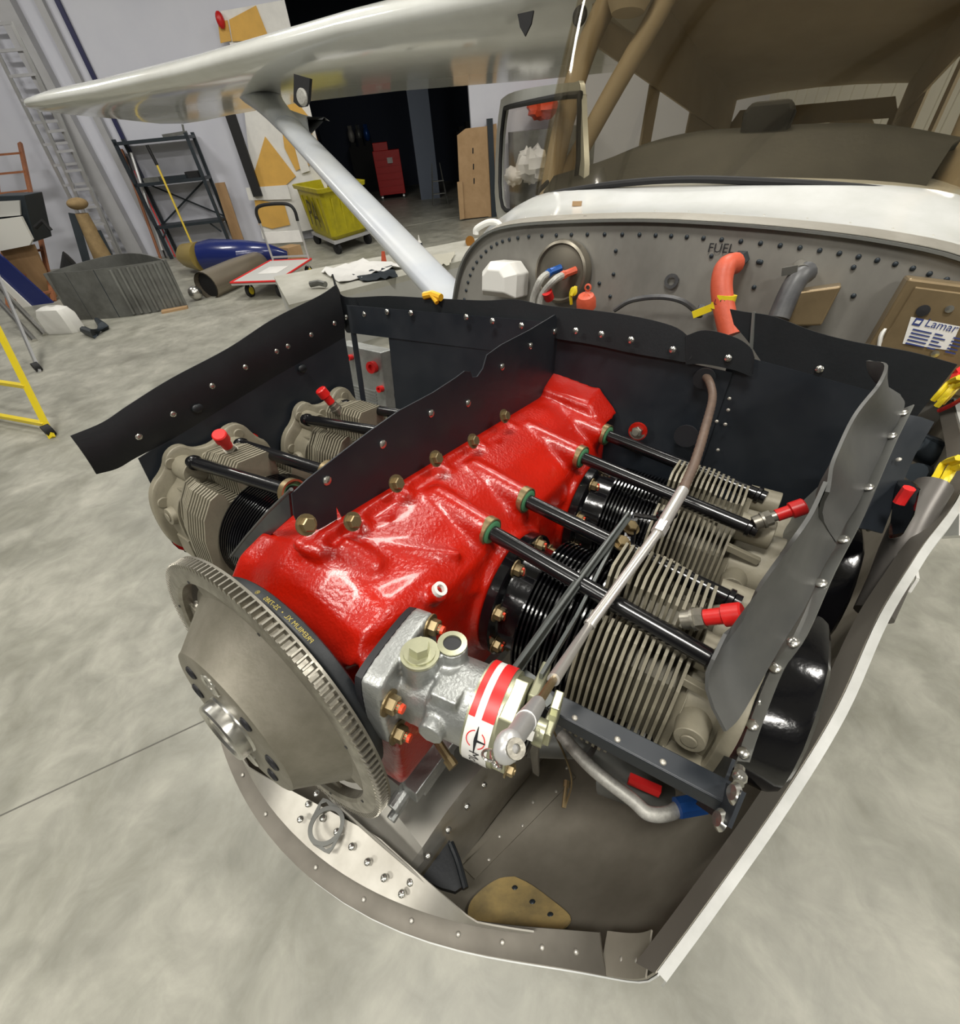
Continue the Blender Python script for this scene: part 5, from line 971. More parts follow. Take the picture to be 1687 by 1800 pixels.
# wall columns, dark jamb, conduit
def column(p0, p1, wd, m, nm, dp=.2):
    a = WP(*p0); c = WP(*p1); ua = (a - W1).dot(WU); uc = (c - W1).dot(WU); u = (ua + uc) / 2
    b = MB(); b.prism([WW(u, 0), WW(u + wd, 0), WW(u + wd, CEIL), WW(u, CEIL)], WN * 0, WN * dp); return struct(nm, b, m)
b = MB(); b.prism([WW(.12, 0), WW(.42, 0), WW(.42, CEIL), WW(.12, CEIL)], WN * 0, WN * .22); struct('trim_20', b, PILM)
b = MB(); b.prism([WW(.74, 0), WW(.86, 0), WW(.86, CEIL), WW(.74, CEIL)], WN * 0, WN * .12); struct('trim_21', b, PILM)
b = MB(); b.prism([WW(1.03, 1.3), WW(1.10, 1.3), WW(1.10, CEIL), WW(1.03, CEIL)], WN * .01, WN * .07); struct('trim_22', b, mat('navy conduit', (.02, .022, .08), .5))
b = MB(); b.prism([WW(3.18, .9), WW(3.36, .9), WW(3.36, 2.75), WW(3.18, 2.75)], WN * .28, WN * .38); tag(obj('dark_post', b, BLKM, None, 'W', False), 'flat black post standing against the white wall beside the papered boards', 'post')
b = MB(); b.prism([WW(8.34, 0, .1), WW(8.46, 0, .1), WW(8.46, 1.75, .1), WW(8.34, 1.75, .1)], WN * 0, WN * .1); tag(obj('dark_stud', b, DKST, None, 'W', False), 'slim dark steel post right of the cardboard sheets', 'post')
# lamps
for i, (u, v, su, sv) in enumerate(LAMPS):
    o = thing('ceiling_lamp', 'rectangular ceiling lamp in the hangar roof', 'lamp', WW(u, CEIL - .3, v), 'hangar ceiling lamps', 'W')
    b = MB(); c = WW(u, 0, v); b.prism([WW(u - su / 2 - .05, CEIL - .3, v - sv / 2 - .05), WW(u + su / 2 + .05, CEIL - .3, v - sv / 2 - .05), WW(u + su / 2 + .05, CEIL - .3, v + sv / 2 + .05), WW(u - su / 2 - .05, CEIL - .3, v + sv / 2 + .05)], (0, 0, .02), (0, 0, .3)); obj('housing', b, DKST, o, 'W', False)
    b = MB(); b.prism([WW(u - su / 2, CEIL - .3, v - sv / 2), WW(u + su / 2, CEIL - .3, v - sv / 2), WW(u + su / 2, CEIL - .3, v + sv / 2), WW(u - su / 2, CEIL - .3, v + sv / 2)], (0, 0, 0), (0, 0, .02)); obj('diffuser', b, LAMPE, o, 'W', False)
def lump(b, c, r, sc=(1, 1, 1)):
    k = len(b.v); b.ball(c, r, 16, 11, sc)
    for i in range(k, len(b.v)):
        d = b.v[i] - c; f = 1 + .22 * sin(d.x * 31 + d.z * 23) * cos(d.y * 27 - d.z * 17) + .1 * random.uniform(-1, 1); b.v[i] = c + d * f
def vec(u, z, off): return WW(u, z, off)

# ------------------------------------------------------------------ ladders
def ladder(name, label, foot_u, top_u, width, height, off0, off1, n, m, rm, rail=.06, z0=0.0, cat='ladder', depth=.03, rr=.018):
    o = thing(name, label, cat, WW(foot_u, z0, off0), frame='W')
    def L(s, t): return WW(lerp(foot_u, top_u, t) + s * width, lerp(z0, height, t), lerp(off0, off1, t))
    for s in (0, 1):
        b = MB(); b.bar(L(s, 0), L(s, 1), rail, depth, up=WN); obj('rail', b, m, o, 'W', False)
    for k in range(n):
        t = (k + .6) / n; b = MB()
        b.bar(L(0, t), L(1, t), rr * 2.2, rr * 2, up=WN); obj('rung', b, rm, o, 'W', False)
    return o
ladder('extension_ladder', 'tall aluminium extension ladder against the white wall at the left', -.34, -.12, .44, 4.6, .5, .12, 15, GLAD, PILM)
ladder('extension_ladder', 'narrower inner section of the aluminium ladder with reddish rungs', -.22, .0, .3, 2.6, .62, .3, 9, GLAD, PILM)
wl_ = thing('wooden_stepladder', 'orange brown wooden stepladder leaning at the far left', 'ladder', WF(90, 545), frame='W')
A_, B_ = WF(95, 530), WF(30, 545); hA = WP(35, 252, .4); hB = WP(-12, 256, .4)
for p, q in ((A_, hA), (B_ - (A_ - B_) * .2, hB)):
    b = MB(); b.bar(p, q, .07, .04, up=WN); obj('rail', b, WOOD, wl_, 'W', False)
for k in range(8):
    t = .06 + k * .125; b = MB(); b.bar(lerp(A_, hA, t), lerp(B_ - (A_ - B_) * .2, hB, t), .10, .03, up=(0, 0, 1)); obj('step', b, WOOD, wl_, 'W', False)
yl = thing('yellow_stepladder', 'yellow and white stepladder standing at the left edge', 'ladder', WF(95, 770), frame='W')
def yrail(p0, p1, h, m):
    base = WF(*p0); z = h; d = RW @ ray(*p1); tt = (z - CW.z) / d.z; top = CW + d * tt; b = MB(); b.bar(base, top, .05, .025, up=WN); obj('rail', b, m, yl, 'W', False); return base, top
Y1 = yrail((92, 770), (-8, 570), .75, YEL); Y2 = yrail((70, 655), (-5, 480), .75, GLAD)
b = MB(); b.bar(WF(-40, 700), WF(-40, 700) + V((0, 0, .8)), .05, .025); obj('rail', b, YEL, yl, 'W', False)
for t in (.12, .45):
    b = MB(); p = lerp(Y1[0], Y1[1], t); b.bar(p, p + (WF(-60, 740) - WF(92, 770)) * .8, .04, .03); obj('step', b, YEL, yl, 'W', False)
for p in ((92, 765), (70, 652)):
    b = MB(); q = WF(*p); b.cyl(q + V((-.03, 0, .05)), q + V((.03, 0, .05)), .05, n=16); obj('castor', b, BLKM, yl, 'W')
# ------------------------------------------------------------------ shelf rack
sr = thing('shelf_rack', 'dark steel open shelving rack against the white wall', 'shelf', WP(350, 450), frame='W')
US, UE = 1.05, 2.36
for u in (US, UE):
    for off in (.08, .5):
        b = MB(); b.prism([WW(u, 0, off), WW(u + .06, 0, off), WW(u + .06, 2.0, off), WW(u, 2.0, off)], WN * 0, WN * .05); obj('post', b, DKST, sr, 'W', False)
for z in (1.96, 1.32, .60):
    b = MB(); b.prism([WW(US, z, .08), WW(UE + .06, z, .08), WW(UE + .06, z, .55), WW(US, z, .55)], (0, 0, -.05), (0, 0, 0)); obj('shelf', b, DKST, sr, 'W', False)
for (a, c) in ((( US, .6), (UE, 1.32)), ((US, 1.32), (UE, .6))):
    b = MB(); b.bar(WW(a[0] + .03, a[1], .1), WW(c[0] + .03, c[1], .1), .03, .01, up=WN); obj('brace', b, DKST, sr, 'W', False)
for s, u in ((1, US), (-1, UE)):
    b = MB(); b.bar(WW(u + .05 * s, .38, .5), WW(u + .22 * s, .56, .5), .03, .01, up=WN); obj('gusset', b, DKST, sr, 'W', False)
for i, (u, w_, h_) in enumerate([(1.35, .3, .07), (1.8, .5, .06), (2.15, .25, .1)]):
    b = MB(); b.rings([[WW(u + dx * w_ / 2, 1.32 + zz, .3 + dy * .12) for dx, dy in ((-1, -1), (1, -1), (1.1, 1), (-.9, 1))] for zz in (0, h_ * .6, h_)]); tag(obj('part_tray', b, [GREYM, DKST, BLKM][i], None, 'W', False), ['flat grey part on the middle left of the rack shelf', 'long dark bracket lying on the upper rack shelf', 'small black bin at the right of the rack shelf'][i], 'part')
b = MB(); b.bar(WW(1.9, 1.98, .3), WW(2.35, 2.0, .3), .1, .05); b.bar(WW(2.3, 2.0, .3), WW(2.33, 2.12, .3), .03, .03); tag(obj('loose_part', b, GREYM, None, 'W', False), 'thin grey part on top of the shelving rack', 'part')
# broom with yellow handle
bt, bb = WP(258, 255, .8), WP(352, 462, 1.1)
bt2 = WP(276, 290, .82)
br_ = thing('push_broom', 'broom with yellow handle leaning on the shelving rack', 'broom', bb, frame='W')
b = MB(); b.cyl(bb, bt2, .02, n=8); obj('handle', b, mat('yellow handle', (.72, .52, .05), .5), br_, 'W'); b = MB(); b.cyl(bt2, bt, .03, n=8); obj('grip', b, BLKM, br_, 'W')
b = MB(); b.box(bb + V((0, 0, .03)), (.1, .3, .06)); obj('head', b, BLKM, br_, 'W', False)
# leaning poles left of the rack
for i, (p, q, r, m, lab) in enumerate([((213, 262), (285, 460), .03, WOOD, 'brown wooden pole leaning left of the shelving rack'), ((205, 255), (300, 455), .02, PILM, 'pale pole leaning left of the shelving rack'), ((222, 275), (295, 460), .018, BLKM, 'thin black pole leaning left of the shelving rack'), ((230, 268), (285, 440), .035, GLAD, 'fat silver tube leaning beside the shelving rack'), ((236, 300), (312, 460), .014, REDB, 'thin red rod leaning beside the shelving rack')]):
    b = MB(); a = WP(*p, .1); c = WP(*q, .4); c.z = max(c.z, .01); b.cyl(c, a, r, n=8); tag(obj('leaning_pole', b, m, None, 'W'), lab, 'pole')
for i, (p, m, lab) in enumerate([(((378, 322), (395, 320), (430, 425), (412, 428)), PLY, 'rough brown plank leaning right of the shelving rack')]):
    b = MB(); b.prism([WP(*q, .25) for q in p], WN * 0, WN * .04); tag(obj('wood_plank', b, m, None, 'W', False), lab, 'plank')
# ------------------------------------------------------------------ papered foam boards beside the doorway
pb = thing('papered_board', 'tall white papered board with taped yellow foam pieces beside the dark doorway', 'board', WP(500, 390, .25), frame='W')
def board(name, pts, m, off, th=.02, parent=pb):
    b = MB(); b.prism([WP(*p, off) for p in pts], WN * 0, WN * th); return obj(name, b, m, parent, 'W', False)
board('backing', [(425, 150), (388, 20), (500, 0), (545, 190), (590, 395), (462, 420), (444, 330)], PAPER, .22)
for pts in [[(383, 38), (400, 36), (407, 72), (388, 76)], [(403, 35), (450, 10), (470, 60), (430, 72), (409, 73)], [(466, 240), (445, 310), (455, 330), (480, 345), (520, 310)], [(490, 180), (520, 176), (550, 215), (545, 290), (520, 300), (500, 260)], [(447, 350), (500, 360), (510, 395), (478, 402), (455, 395)], [(555, 235), (572, 300), (590, 330), (600, 380), (580, 330)]]:
    board('foam_piece', pts, FOAM, .245)
for pts in [[(432, 330), (505, 325), (512, 350), (438, 352)], [(500, 0 + 190), (505, 185), (545, 300), (530, 305)]]:
    board('paper_strip', pts, PAPER, .27)
b = MB(); b.ball(WP(387, 35, .3), .07, 10, 8, (1, 1, 1.6)); tag(obj('bulb', b, REDP, None, 'W'), 'small red bulb at the top corner of the papered board', 'knob')
# ------------------------------------------------------------------ yellow tilt bin
B0, B1, B2 = WF(545, 428), WF(592, 452), WF(650, 432)
H_ = .98
tb = thing('tilt_truck_bin', 'dirty yellow plastic bin on black castors with black hand lettering', 'bin', B1, frame='W')
e1 = (B2 - B1); e1.z = 0; e2 = (B0 - B1); e2.z = 0
e1 = e1.normalized() * 1.15; e2 = e2.normalized() * 1.85
def BB(a, c, z, k=1.0): return B1 + e1 * (.5 + (a - .5) * k) + e2 * (.5 + (c - .5) * k) + V((0, 0, z))
def ringb(z, k): 
    P = []
    for a, c in ((.06, 0), (.94, 0), (1, .06), (1, .94), (.94, 1), (.06, 1), (0, .94), (0, .06)): P.append(BB(a, c, z, k))
    return P
b = MB(); b.rings([ringb(.22, .78), ringb(.3, .88), ringb(H_, .98), ringb(H_ + .02, 1.08), ringb(H_ + .08, 1.1), ringb(H_ + .08, 1.0), ringb(.3, .84)], cap=True); bo = obj('tub', b, BIN, tb, 'W', True, 30)
for a in (.2, .4, .6, .8):
    b = MB(); b.bar(BB(a, .065, .35), BB(a, .01, .9), .03, .03); obj('rib', b, BIN, tb, 'W', False)
    b = MB(); b.bar(BB(.065, a, .35), BB(.01, a, .9), .03, .03); obj('rib', b, BIN, tb, 'W', False)
b = MB(); b.prism([BB(-.02, -.02, .18, .85), BB(1.02, -.02, .18, .85), BB(1.02, 1.02, .18, .85), BB(-.02, 1.02, .18, .85)], (0, 0, 0), (0, 0, .05)); obj('base_frame', b, PILM, tb, 'W', False)
for a, c in ((.12, .1), (.88, .1), (.12, .88), (.88, .88)):
    p = BB(a, c, .09); b = MB(); b.cyl(p - e1.normalized() * .03, p + e1.normalized() * .03, .09, n=18); b.box(p + V((0, 0, .06)), (.06, .06, .1)); obj('castor', b, BLKM, tb, 'W')
def binpt(u0): return lambda x, y: BB(.02, u0, .62) + e2.normalized() * (-x) + V((0, 0, y)) - e1.normalized() * .045
text_mesh('lettering', 'PA', .6, mat('smeared black paint', (.05, .045, .01), .7), bo, binpt(.45))
# ------------------------------------------------------------------ red tool chest, workshop contents
def boxW(b, c0, u_, v_, z0, z1): b.prism([c0, c0 + u_, c0 + u_ + v_, c0 + v_], (0, 0, z0), (0, 0, z1)); return b
tc_ = thing('tool_chest', 'red rolling tool chest in the dark doorway', 'tool chest', WF(688, 352), frame='W')
c0 = WF(670, 352); cu = WF(714, 347) - c0; cv = V((cu.y, -cu.x, 0)).normalized() * -.6
if cv.dot(c0 - CW) < 0: cv = -cv
b = boxW(MB(), c0, cu, cv, .12, 1.25); obj('cabinet', b, CHEST, tc_, 'W', False, bevel=.01)
for k in range(6): b = MB(); boxW(b, c0 + cu * .05 - cv.normalized() * .02, cu * .9, cv.normalized() * .02, .18 + k * .17, .32 + k * .17); obj('drawer', b, CHEST, tc_, 'W', False)
b = boxW(MB(), c0 + cu * .05, cu * .55, cv, 1.25, 1.45); obj('top_box', b, CHEST, tc_, 'W', False, bevel=.01)
for k in (0, 1): b = MB(); p = c0 + cu * (.08 + .84 * k); b.cyl(p + V((0, 0, .06)) - cu.normalized() * .03, p + V((0, 0, .06)) + cu.normalized() * .03, .06, n=14); obj('castor', b, GLAD, tc_, 'W')
b = MB(); p = c0 + cu * .6 - cv.normalized() * .03; b.box(p + V((0, 0, 1.0)), (.12, .12, .14)); obj('sticker', b, WSTK, tc_, 'W', False)
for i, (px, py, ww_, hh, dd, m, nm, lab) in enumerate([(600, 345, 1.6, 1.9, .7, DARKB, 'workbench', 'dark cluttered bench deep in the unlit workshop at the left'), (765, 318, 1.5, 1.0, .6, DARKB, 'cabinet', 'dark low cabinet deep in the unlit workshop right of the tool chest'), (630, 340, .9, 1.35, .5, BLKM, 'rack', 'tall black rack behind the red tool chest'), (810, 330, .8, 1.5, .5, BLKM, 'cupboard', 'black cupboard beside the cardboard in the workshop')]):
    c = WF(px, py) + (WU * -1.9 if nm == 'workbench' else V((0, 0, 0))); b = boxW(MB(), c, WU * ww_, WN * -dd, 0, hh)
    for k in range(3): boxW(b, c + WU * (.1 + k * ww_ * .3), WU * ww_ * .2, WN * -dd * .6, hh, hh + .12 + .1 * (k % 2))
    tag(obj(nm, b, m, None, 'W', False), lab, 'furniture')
b = MB(); b.prism([WW(7.0, 0, -4.5), WW(7.6, 0, -4.5), WW(7.6, 5, -4.5), WW(7.0, 5, -4.5)], WN * -.1, WN * 0); struct('trim_30', b, mat('blue grey partition', (.16, .19, .25), .7))
for i, p in enumerate([(640, 225), (676, 228), (645, 205)]):
    q = WF(630, 340) + WU * (.16 + .28 * i) + WN * -.35 + V((0, 0, 1.45 + .2)); b = MB(); b.ball(q, .12, 12, 8, (1, 1, 1.7)); b.box(q + V((0, 0, .22)), (.1, .1, .12)); tag(obj('hanging_jug', b, [HOSEG, GREYM, BLUEA][i], None, 'W'), ['pale container on the dark shelf left of the tool chest', 'grey container above the red tool chest', 'blue container on the dark workshop shelf'][i], 'container')
sl = thing('steel_stepladder', 'small dark folding stepladder in the doorway left of the cardboard', 'ladder', WF(775, 352), frame='W')
s_a, s_b = WF(762, 363), WF(788, 360)
for p in (s_a, s_b):
    for k in (0, 1):
        q = p + (WU * .28 if p is s_a else WU * -.1) * 0 + WN * (-.35 * k); b = MB(); b.cyl(q, lerp(s_a, s_b, .5) + V((0, 0, .95)) + (p - lerp(s_a, s_b, .5)) * .5 + WN * -.17, .012, n=6); obj('leg', b, GREYM, sl, 'W')
for t in (.3, .6): b = MB(); b.bar(lerp(s_a, lerp(s_a, s_b, .5), t * .5) + V((0, 0, .95 * t)), lerp(s_b, lerp(s_a, s_b, .5), t * .5) + V((0, 0, .95 * t)), .12, .02); obj('step', b, GREYM, sl, 'W', False)
# cardboard
cardn = [[(803, 238), (818, 226), (853, 222), (858, 380), (810, 385)], [(803, 320), (812, 318), (816, 384), (808, 386)], [(853, 222), (872, 217), (880, 380), (858, 381)]]
for i, pts in enumerate(cardn):
    b = MB(); b.prism([WP(*p, .12 + .05 * (i == 1)) for p in pts], WN * 0, WN * .03); o = tag(obj('cardboard_sheet', b, CARD, None, 'W', False), ['large brown cardboard sheet leaning right of the dark doorway', 'narrow brown cardboard strip at the left foot of the large sheet', 'dark edged cardboard sheet between steel post and airplane door'][i], 'cardboard')
    if i == 0:
        for p in [(831, 265), (832, 293), (833, 318)]:
            b = MB(); b.prism([WP(p[0] + a, p[1] + c, .151) for a, c in ((-1, -5), (1, -5), (1, 5), (-1, 5))], WN * 0, WN * .005); obj('slot', b, BLKM, o, 'W', False)
# ------------------------------------------------------------------ platform cart
FL, FR, BR_ = WF(405, 497, .24), WF(487, 494, .24), WF(547, 455, .24); BL_ = FL + (BR_ - FR)
pc_ = thing('platform_cart', 'folding platform cart with grey deck, yellow wheels and black push handle', 'cart', WF(470, 520), frame='W')
b = MB(); b.prism([FL, FR, BR_, BL_], (0, 0, -.04), (0, 0, 0)); obj('deck', b, CARTG, pc_, 'W', False)
b = MB(); b.cyl(FL, FR, .014, n=6); b.cyl(FR, BR_, .014, n=6); b.cyl(BR_, BL_, .014, n=6); b.cyl(BL_, FL, .014, n=6); obj('bumper', b, REDB, pc_, 'W')
b = MB(); c = (FL + BR_) / 2; ax = (FR - FL) * .22; ay = (BR_ - FR) * .16; b.prism([c - ax - ay, c + ax - ay, c + ax + ay, c - ax + ay], (0, 0, .001), (0, 0, .004)); obj('paper_label', b, PAPER, pc_, 'W', False)
wd_ = (FR - FL).normalized(); dd_ = (BR_ - FR).normalized()
for p in (lerp(FL, FR, .22) + dd_ * .15, lerp(FL, FR, .92) + dd_ * .1, lerp(BL_, BR_, .95) - dd_ * .15, lerp(BL_, BR_, .1) - dd_ * .15):
    q = V((p.x, p.y, .085)); o = MB(); o.cyl(q - wd_ * .025, q + wd_ * .025, .085, n=20); oo = obj('wheel', o, BLKM, pc_, 'W'); o = MB(); o.cyl(q - wd_ * .03, q + wd_ * .03, .055, n=16); obj('wheel_hub', o, YEL, oo, 'W'); o = MB(); o.box(q + V((0, 0, .08)), (.05, .05, .09)); obj('fork', o, GLAD, pc_, 'W', False)
hb0, hb1 = lerp(BL_, BR_, .08), lerp(BL_, BR_, .95)
zt = WH(hb0, 455, 390); zt2 = WH(hb0, 458, 362)
for p in (hb0, hb1): b = MB(); b.cyl(p, V((p.x, p.y, .78)), .018, n=10); obj('upright', b, GLAD, pc_, 'W')
b = MB(); b.tube(spl([V((hb0.x, hb0.y, .78)), V((hb0.x, hb0.y, .92)), lerp(hb0, hb1, .12) + V((0, 0, .76)), lerp(hb0, hb1, .5) + V((0, 0, .78)), lerp(hb0, hb1, .88) + V((0, 0, .76)), V((hb1.x, hb1.y, .92)), V((hb1.x, hb1.y, .78))], 5), .024, 10); obj('handle', b, BLKM, pc_, 'W')
b = MB(); b.prism([hb0, hb1, hb1 + V((0, 0, .16)), hb0 + V((0, 0, .16))], V((0, 0, .25)), V((0, 0, .25)) + dd_ * .02); obj('cross_plate', b, PAPER, pc_, 'W', False)
b = MB(); b.cyl(hb0 + V((0, 0, .05)), hb1 + V((0, 0, .05)), .015, n=8); obj('cross_bar', b, GLAD, pc_, 'W')
# ------------------------------------------------------------------ things on the floor at the left
q0, q1 = WF(130, 562), WF(330, 538)
dd2 = (q1 - q0); nn2 = V((dd2.y, -dd2.x, 0)).normalized(); nn2 = nn2 if nn2.dot(CW - q0) > 0 else -nn2
cs = thing('curved_cowling', 'large curved grey sheet metal cowling standing on the floor', 'cowling', (q0 + q1) / 2, frame='W')
NA = 28; g = []
hgt = .62
def arcp(t, z): return lerp(q0, q1, t) + nn2 * (-.42 * (1 - (2 * t - 1) ** 2) ** .5 * 0 + .16 * sin(pi * t)) + V((0, 0, z))
for z in (0, .2, .4, hgt): g.append([arcp(i / NA, z) + nn2 * (-.05 * (z / hgt)) for i in range(NA + 1)])
b = MB(); b.sheet(g, .02); obj('front_skin', b, GREYM, cs, 'W')
g = []
for z in (0, hgt): g.append([lerp(q0, q1, i / 20) - nn2 * (.55 * sin(pi * i / 20)) + V((0, 0, z + .06 * sin(pi * i / 20))) for i in range(21)])
b = MB(); b.sheet(g, .02); obj('rear_skin', b, GREYM, cs, 'W')
for k in range(7):
    b = MB(); t = .58 + k * .065; b.cyl(arcp(t, .02) + nn2 * .02, arcp(t, .6) - nn2 * .02, .03, n=8); obj('rib', b, GREYM, cs, 'W')
for k in (.2, .45): b = MB(); b.bar(arcp(k, 0) + nn2 * .015, arcp(k, hgt) - nn2 * .035, .015, .01, up=nn2); obj('seam', b, DKST, cs, 'W', False)
# tan canvas padded stand behind it
cp2 = thing('padded_stand', 'tall tan padded stand with round top behind the grey cowling', 'stand', WF(170, 500), frame='W')
f0 = WF(178, 497); f0b = f0 + WU * .02
zt = WH(f0, 135, 358)
def leanp(px, py, ref): d = RW @ ray(px, py); n = V((0.5, 1, 0)).normalized(); t = (ref - CW).dot(n) / d.dot(n); return CW + d * t
b = MB(); b.tube([leanp(190, 470, f0), leanp(165, 420, f0), leanp(143, 375, f0)], [.17, .13, .1], 12); obj('pad', b, CANT, cp2, 'W')
b = MB(); b.bar(leanp(155, 470, f0), leanp(128, 375, f0), .05, .12); b.bar(leanp(205, 475, f0), leanp(170, 405, f0), .06, .12); obj('side_board', b, DKST, cp2, 'W', False)
b = MB(); b.ball(leanp(136, 358, f0), .16, 14, 10, (1.0, 1.0, .55)); obj('top_cushion', b, CANT, cp2, 'W')
b = MB(); b.tube([leanp(118, 490, WF(140, 540)), leanp(128, 462, WF(140, 540)), leanp(140, 480, WF(140, 540))], [.1, .17, .06], 10); tag(obj('black_bag', b, BLKM, None, 'W'), 'crumpled black bag at the left end of the grey cowling', 'bag')
# blue cowl with gold nose and bronze pipe
f1 = WF(350, 470)
def LP(px, py, z): return WF(px, py, z)
bc = thing('blue_fairing', 'long navy blue fairing with gold nose lying by the shelving rack', 'fairing', WF(400, 480), frame='W')
b = MB(); b.tube([LP(358, 452, .28), LP(380, 450, .28), LP(430, 450, .28), LP(475, 446, .26), LP(505, 448, .2)], [.24, .27, .25, .17, .06], 20); obj('body', b, BLUE, bc, 'W')
b = MB(); b.tube([LP(318, 452, .25), LP(330, 450, .27), LP(358, 452, .28)], [.1, .2, .245], 20); obj('nose', b, mat('dull gold paint', (.30, .22, .06), .4), bc, 'W')
b = MB(); pth = [LP(362, 503, .17), LP(418, 478, .18), LP(462, 455, .2)]; b.tube(pth, [.20, .2, .14], 20, cap=False); b.tube(pth, [.185, .185, .12], 20, cap=False); po = obj('oval_pipe', b, PIPE, None, 'W'); tag(po, 'open ended bronze coloured pipe lying on the floor under the blue fairing', 'pipe'); b = MB(); b.cyl(lerp(pth[0], pth[1], .1), lerp(pth[0], pth[1], .12), .18, n=20); obj('dark_mouth', b, BLKM, po, 'W')
b = MB(); b.ball(WF(343, 515, .1), .1, 14, 10); tag(obj('chrome_ball', b, POLI, None, 'W'), 'small shiny round part between the cowling and the bronze pipe', 'part')
b = MB(); b.box(WF(512, 445, .12), (.3, .3, .24)); tag(obj('brown_box', b, CARD, None, 'W', False), 'small brown box behind the cart beside the yellow bin', 'box')
b = MB(); b.prism([WF(285, 552), WF(330, 543), WF(331, 540), WF(286, 548)], (0, 0, 0), (0, 0, .03)); tag(obj('wood_strip', b, CARD, None, 'W', False), 'thin orange wood strip on the floor under the grey cowling', 'wood')
b = MB(); b.tube([WF(148, 580, .05), WF(165, 588, .04), WF(182, 574, .05), WF(170, 562, .05)], [.05, .07, .06, .03], 8); tag(obj('dark_rag', b, DKST, None, 'W'), 'dark rag on the floor right of the white jug', 'rag')
jg = thing('white_jug', 'white plastic jug with cut open top on the floor at the left', 'jug', WF(118, 580), frame='W')
j0 = WF(118, 582); ja = (WF(145, 580) - WF(92, 582)); ja.z = 0; jl = ja.length; ja.normalize(); jb_ = V((-ja.y, ja.x, 0))
b = MB(); b.rings([[j0 + ja * (x * jl * .5 * k) + jb_ * (y * .11 * k) + V((x * .0, 0, z)) for x, y in ((-1, -.6), (-.8, -1), (.8, -1), (1, -.6), (1, .6), (.8, 1), (-.8, 1), (-1, .6))] for z, k in ((0, .95), (.03, 1), (.22, 1), (.30, .8), (.33, .45), (.33, .3), (.26, .3))]); obj('body', b, WPL, jg, 'W')
# workbench with white box at the far left
wbn = thing('work_cart', 'grey box and white bin on a brown cart at the far left', 'cart', WF(30, 500), frame='W')
z1 = 1.0
P_ = [WF(-30, 350, 1.05), WF(45, 345, 1.05), WF(70, 410, 1.05), WF(-30, 415, 1.05)]
def WPl(px, py, off=3.2): return WP(px, py, off)
OFF = 3.0
b = MB(); b.prism([WP(*p, OFF) for p in [(-20, 345), (42, 343), (62, 425), (-20, 432)]], WN * -.5, WN * 0); obj('grey_box', b, DKST, wbn, 'W', False, bevel=.01)
b = MB(); b.prism([WP(*p, OFF + .02) for p in [(-20, 355), (36, 352), (38, 378), (-20, 383)]], WN * 0, WN * .03); obj('white_panel', b, CARTG, wbn, 'W', False)
b = MB(); b.prism([WP(*p, OFF + .05) for p in [(-20, 388), (40, 380), (60, 420), (55, 430), (-20, 445)]], WN * 0, WN * .05); obj('white_tray', b, WPL, wbn, 'W', False)
b = MB(); b.prism([WP(*p, OFF - .1) for p in [(0, 440), (58, 430), (100, 525), (60, 540)]], WN * -.05, WN * 0); obj('plywood_side', b, PLY, wbn, 'W', False)
b = MB(); b.prism([WP(*p, OFF + .3) for p in [(-25, 440), (0, 445), (105, 540), (78, 560), (-25, 470)]], WN * 0, WN * .04); tag(obj('wing_flap', b, BLUE, None, 'W', False), 'navy blue airplane panel leaning at the far left', 'panel')
b = MB(); b.prism([WP(*p, OFF + .35) for p in [(-25, 478), (0, 485), (75, 555), (72, 562), (-25, 492)]], WN * 0, WN * .03); tag(obj('white_strip', b, WPL, None, 'W', False), 'white strip below the navy panel at the far left', 'panel')
for i, (p, q) in enumerate([((-5, 500), (80, 590)), ((-10, 520), (62, 600))]):
    b = MB(); a = WP(*p, 4.2); c = WF(*q); b.cyl(c, a, .035, n=10); tag(obj('chrome_tube', b, POLI, None, 'W'), ['upper shiny tube leaning at the far left above the yellow ladder', 'lower shiny tube leaning at the far left above the yellow ladder'][i], 'tube')
b = MB(); b.tube([WP(62, 400, 3), WP(75, 388, 3), WP(90, 405, 3)], .03, 8); tag(obj('clamp_tool', b, BLKM, None, 'W'), 'black clamp hanging beside the grey box at the far left', 'tool')
# ------------------------------------------------------------------ long white bench with clutter
TZ = .55
T0, T1, T2, T3 = WF(481, 486, TZ), WF(508, 536, TZ), WF(835, 452, TZ), WF(840, 418, TZ)
bn = thing('white_bench', 'long low white bench behind the engine baffles with rags and tools on it', 'bench', (T1 + T2) / 2 - V((0, 0, TZ)), frame='W')
b = MB(); b.prism([T0, T1, T2, T3], (0, 0, -.06), (0, 0, 0)); obj('top', b, mat('grubby white board', (.55, .54, .48), .5, 0, (.42, .41, .35), 3), bn, 'W', False)
b = MB(); b.prism([lerp(T0, T1, .1), T1, T2, T3], (0, 0, -TZ), (0, 0, -.06)); bb_ = obj('base', b, CARTG, bn, 'W', False)
def onT(px, py, dz=0.0): return WF(px, py, TZ + dz)
sc_ = thing('spray_can', 'grey spray can with pointed nozzle standing on the white bench', 'can', onT(741, 453), frame='W')
p = onT(741, 453); b = MB(); b.cyl(p, p + V((0, 0, .16)), .032, n=18); obj('body', b, DKST, sc_, 'W'); b = MB(); b.cyl(p + V((0, 0, .16)), p + V((0, 0, .19)), .03, .012, n=14); b.cyl(p + V((0, 0, .19)), p + V((0, 0, .24)), .012, .004, n=10); obj('nozzle', b, WPL, sc_, 'W')
p = onT(675, 462); b = MB(); b.cyl(p, p + V((-.02, .0, .12)), .035, .02, n=12); tag(obj('orange_cup', b, ORNG, None, 'W'), 'orange red cone standing on rags on the white bench', 'cup')
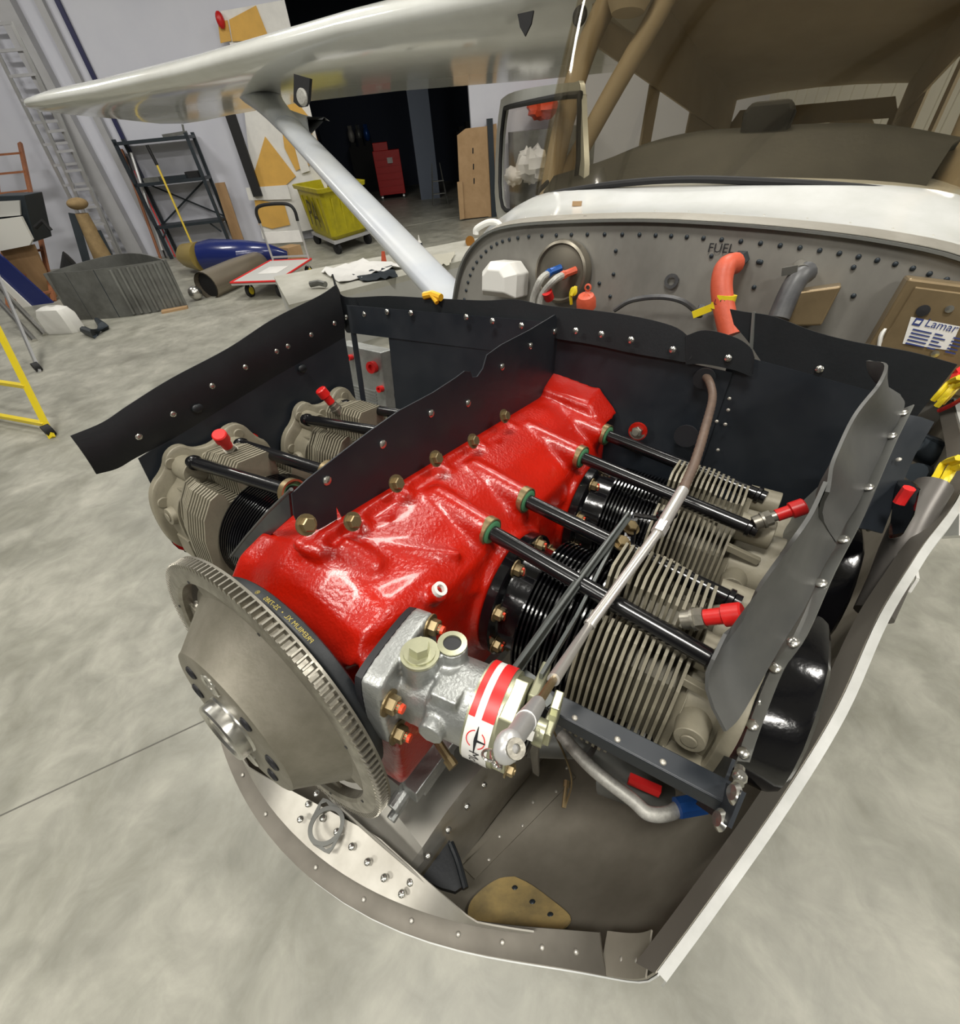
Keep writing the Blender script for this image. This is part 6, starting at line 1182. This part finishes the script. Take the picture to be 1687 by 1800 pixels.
def rag(pts, m, lab, nm='rag', z=.05):
    g = []; n = 8
    P = [onT(*q) for q in pts]
    for i in range(n + 1):
        r = []
        for j in range(n + 1):
            a = lerp(lerp(P[0], P[1], i / n), lerp(P[3], P[2], i / n), j / n); r.append(a + V((0, 0, .012 + z * abs(sin(i * 1.7 + j * .9) * cos(j * 1.3 + i * .4)))))
        g.append(r)
    b = MB(); b.sheet(g, -.006); tag(obj(nm, b, m, None, 'W', True, 80), lab, 'cloth')
rag([(565, 480), (640, 462), (720, 470), (600, 500)], PAPER, 'crumpled white paper towels on the white bench')
rag([(615, 485), (690, 472), (700, 490), (640, 497)], DKST, 'dark oily rag on the white bench behind the corner of the baffle', z=.03)
rag([(745, 452), (800, 448), (790, 470), (750, 468)], mat('stained cloth', (.5, .48, .4), .8), 'pale stained cloth beside the spray can', z=.03)
b = MB(); b.tube([onT(545, 500, .04), onT(560, 497, .05), onT(572, 500, .04)], .03, 8); tag(obj('metal_fitting', b, GREYM, None, 'W'), 'small grey metal fitting at the left end of the white bench', 'part')
b = MB(); b.cyl(onT(826, 424, 0), onT(826, 424, .05), .06, n=16); tag(obj('amber_jar', b, mat('amber jar', (.30, .13, .02), .3), None, 'W'), 'short amber jar beside the white handle of the cowl', 'jar')
b = MB(); b.cyl(WF(775, 494, .015), WF(830, 512, .015), .012, n=8); tag(obj('black_rod', b, BLKM, None, 'W'), 'thin black rod lying behind the wing strut', 'rod')
# an orange and grey bundle seen through the open door window
q = WP(955, 190, .5); b = MB(); lump(b, q, .3, (1.2, 1, .6)); tag(obj('orange_bundle', b, mat('orange vest', (.75, .08, .02), .6), None, 'W'), 'orange bundle seen through the window of the open airplane door', 'cloth')
q = WP(935, 290, 1.15); b = MB(); lump(b, q, .32, (1.2, 1, .9)); lump(b, q + WU * -.4 + V((0, 0, -.15)), .2, (1, 1, .8)); tag(obj('white_sack', b, PAPER, None, 'W'), 'crumpled white sack seen through the window of the open airplane door', 'sack')
b = MB(); c = WP(960, 380, .2); c.z = 0; boxW(b, c + WU * -.9, WU * 1.8, WN * .5, 0, 1.5); tag(obj('grey_cabinet', b, GREYM, None, 'W', False), 'grey cabinet seen through the window of the open airplane door', 'cabinet')
